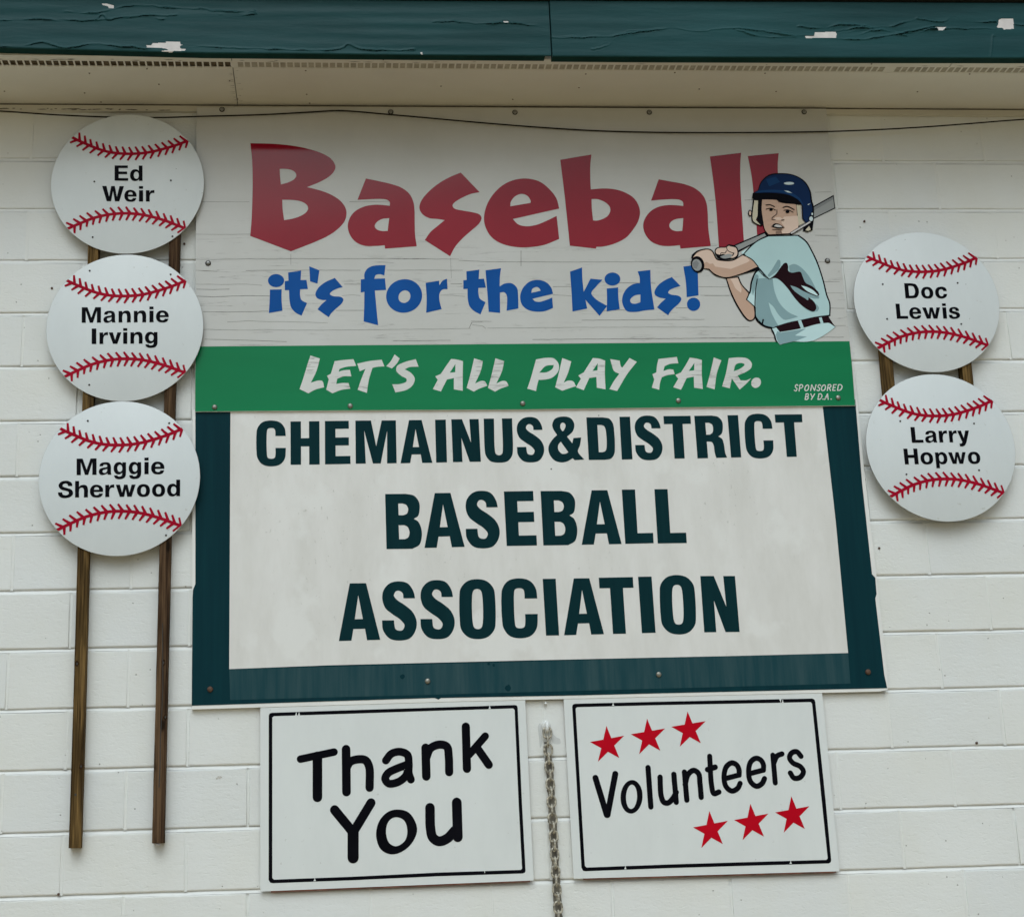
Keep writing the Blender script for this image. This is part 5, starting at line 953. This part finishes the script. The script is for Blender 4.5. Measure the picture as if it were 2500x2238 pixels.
# screw hole near the foot of the first, long split in the second
decal('screw_hole', [[(-.1588+.0042*math.cos(a), 1.8835+.0042*math.sin(a)) for a in [k*math.pi/6 for k in range(12)]]], -.0434, M['hole'], b1, tuple(b1.location))
sp = [(.116, 2.45), (.1185, 2.35), (.121, 2.22), (.1185, 2.12), (.1165, 2.05), (.117, 1.98), (.1145, 1.90)]
decal('split', [ribbon(smooth_path([(x, z, 0 < i < 6) for i, (x, z) in enumerate(sp)], False), .0026, 'flat')], -.0444, M['hole'], b2, tuple(b2.location))
for bb, items in ((b1, KNOT1), (b2, KNOT2)):
    for x, z, _ in pts(items):
        pg = [(x+.0075*math.cos(a)*rnd.uniform(.7, 1.1), z+.011*math.sin(a)*rnd.uniform(.7, 1.2)) for a in [k*math.pi/6 for k in range(12)]]
        decal('knot', [smooth_path([(p[0], p[1], True) for p in pg], True, 3)], -.0436, M['knot'], bb, tuple(bb.location))
        pg = [(x+.003*math.cos(a), z+.0042*math.sin(a)) for a in [k*math.pi/4 for k in range(8)]]
        decal('knot', [pg], -.0438, M['hole'], bb, tuple(bb.location))
V, F = [], []
for k in range(7):
    a = k*2*math.pi/7
    V.append((.0+.010*math.cos(a)*rnd.uniform(.6, 1.2), -.034+.006*math.sin(a), -.003-.005*rnd.random()))
V += [(0, -.03, .004)]
F = [(k, (k+1) % 7, 7) for k in range(7)]+[tuple(range(6, -1, -1))]
mesh_obj('splintered_end', V, F, M['bare'], b2)

# ---------------------------------------------------------------- cable
cp = smooth_path(pts(CABLE), False, 5)
path = [(x, -.034-.004*math.sin(i*.3), z) for i, (x, z) in enumerate(cp)]
V, F = tube(path, .0029, 8)
cb = mesh_obj('cable', V, F, M['cable'], smooth=True)
cb['label'] = 'thin black cable sagging across the wall just under the eave'; cb['category'] = 'cable'
V, F = tube([(.744, -.036, 4.391), (.744, -.030, 4.3955), (.744, -.024, 4.397)], .003, 8)
mesh_obj('cable_clip', V, F, M['whitepaint'], cb)

# ---------------------------------------------------------------- hook, chain, old anchor
hook_org = (1.4275, 0, 2.068)
hk = thing('wall_hook', 'paint-clogged white eye hook holding the chain between the two lower signs', 'hook', hook_org)
hp = []
for i in range(15):
    a = math.pi*i/14
    hp.append((.0105*math.cos(a), -.004-.030*math.sin(a)*.9-.002, .004+.008*math.sin(a)))
V, F = tube([(-.0005, .004, .012), (0, -.012, .013), (.0005, -.022, .010), (.0, -.030, .0), (0, -.028, -.010), (0, -.018, -.014)], .0062, 10)
mesh_obj('hook_shaft', V, F, M['whitepaint'], hk, smooth=True)
me = lathe_mesh('wall_plate', [(.0165, 0), (.0165, .003), (.013, .008), (.007, .013), (.002, .015)], 18, [M['whitepaint']])
o = bpy.data.objects.new('wall_plate', me); col.objects.link(o); o.parent = hk; o.location = (0, 0, .004); o.scale = (1, 1, 1.25)
ch = thing('hanging_chain', 'weathered galvanised chain hanging from the hook between the two lower signs', 'chain', (1.430, -.0165, 2.058))
def link_mesh():
    R_, Lh, w = .0135, .0050, .0038
    path = []
    for i in range(9): a = math.pi*i/8; path.append((R_*math.cos(a), 0, Lh+R_*math.sin(a)))
    for i in range(9): a = math.pi+math.pi*i/8; path.append((R_*math.cos(a), 0, -Lh+R_*math.sin(a)))
    V, F = [], []; n_ = 8; N = len(path)
    for i, p in enumerate(path):
        a = Vector(path[(i+1) % N])-Vector(path[i-1]); a.normalize()
        u = a.cross(Vector((0, 1, 0))).normalized()
        for k in range(n_):
            t_ = 2*math.pi*k/n_
            V.append(Vector(p)+u*w*math.cos(t_)+Vector((0, 1, 0))*w*math.sin(t_))
    for i in range(N):
        for k in range(n_):
            F.append((i*n_+k, i*n_+(k+1) % n_, ((i+1) % N)*n_+(k+1) % n_, ((i+1) % N)*n_+k))
    me = bpy.data.meshes.new('link'); me.from_pydata(V, [], F); me.materials.append(M['chain'])
    me.polygons.foreach_set('use_smooth', [True]*len(F)); me.update()
    return me
lp, rp = [], []
for i in range(84):
    z = 2.05-i*.0125; x = 1.4300+.010*min(1, (2.05-z)/.6)
    lp.append((x-.009-rnd.uniform(0, .0045), z-.03)); rp.append((x+.0105+rnd.uniform(0, .005), z-.03))
st_ = decal('rust_stain', [lp+rp[::-1]], -.00055, M['stain'], wall)
pg = [(1.400, 2.075), (1.408, 2.085), (1.412, 2.05), (1.412, 2.02), (1.404, 2.0), (1.402, 2.03)]
decal('filler_patch', [smooth_path([(x, z, True) for x, z in pg], True)], -.00075, M['filler'], wall)
pg = [(1.448, 2.065), (1.452, 2.045), (1.462, 2.035), (1.474, 2.030), (1.475, 2.014), (1.458, 2.012), (1.446, 2.02)]
decal('filler_patch', [smooth_path([(x, z, i > 3) for i, (x, z) in enumerate(pg)], True)], -.00075, M['filler'], wall)
pg = [(.470+.012*math.cos(a)*rnd.uniform(.7, 1.1), 2.0+.018*math.sin(a)*rnd.uniform(.7, 1.1)) for a in [k*math.pi/6 for k in range(12)]]
lm = link_mesh()
pitch = .0288
zz = 2.050
k = 0
while zz > 1.05:
    f_ = (2.05-zz)/.6
    o = bpy.data.objects.new('link', lm); col.objects.link(o); o.parent = ch
    x = 1.4285+.010*min(1, f_)
    o.location = (x-1.430+rnd.uniform(-.0006, .0006), rnd.uniform(-.001, .001), zz-2.058)
    o.rotation_euler = (rnd.uniform(-.04, .04), rnd.uniform(-.05, .05), (math.radians(4) if k % 2 == 0 else math.radians(88))+rnd.uniform(-.16, .16))
    zz -= pitch; k += 1
an = thing('wall_anchor', 'small painted-over white stub sticking out of the wall above the chain hook', 'anchor', (1.4275, 0, 2.152))
V, F = tube([(0, .004, 0), (.0005, -.010, -.001), (.001, -.014, -.004)], .0045, 8)
nn = len(V); V.append(Vector((.001, -.016, -.005))); F += [(nn-8+q, nn-8+(q+1) % 8, nn) for q in range(8)]
mesh_obj('stub', V, F, M['whitepaint'], an, smooth=True)
for o in list(bpy.data.objects):
    if o.parent is building and o.name.startswith('paint_flake'): pass
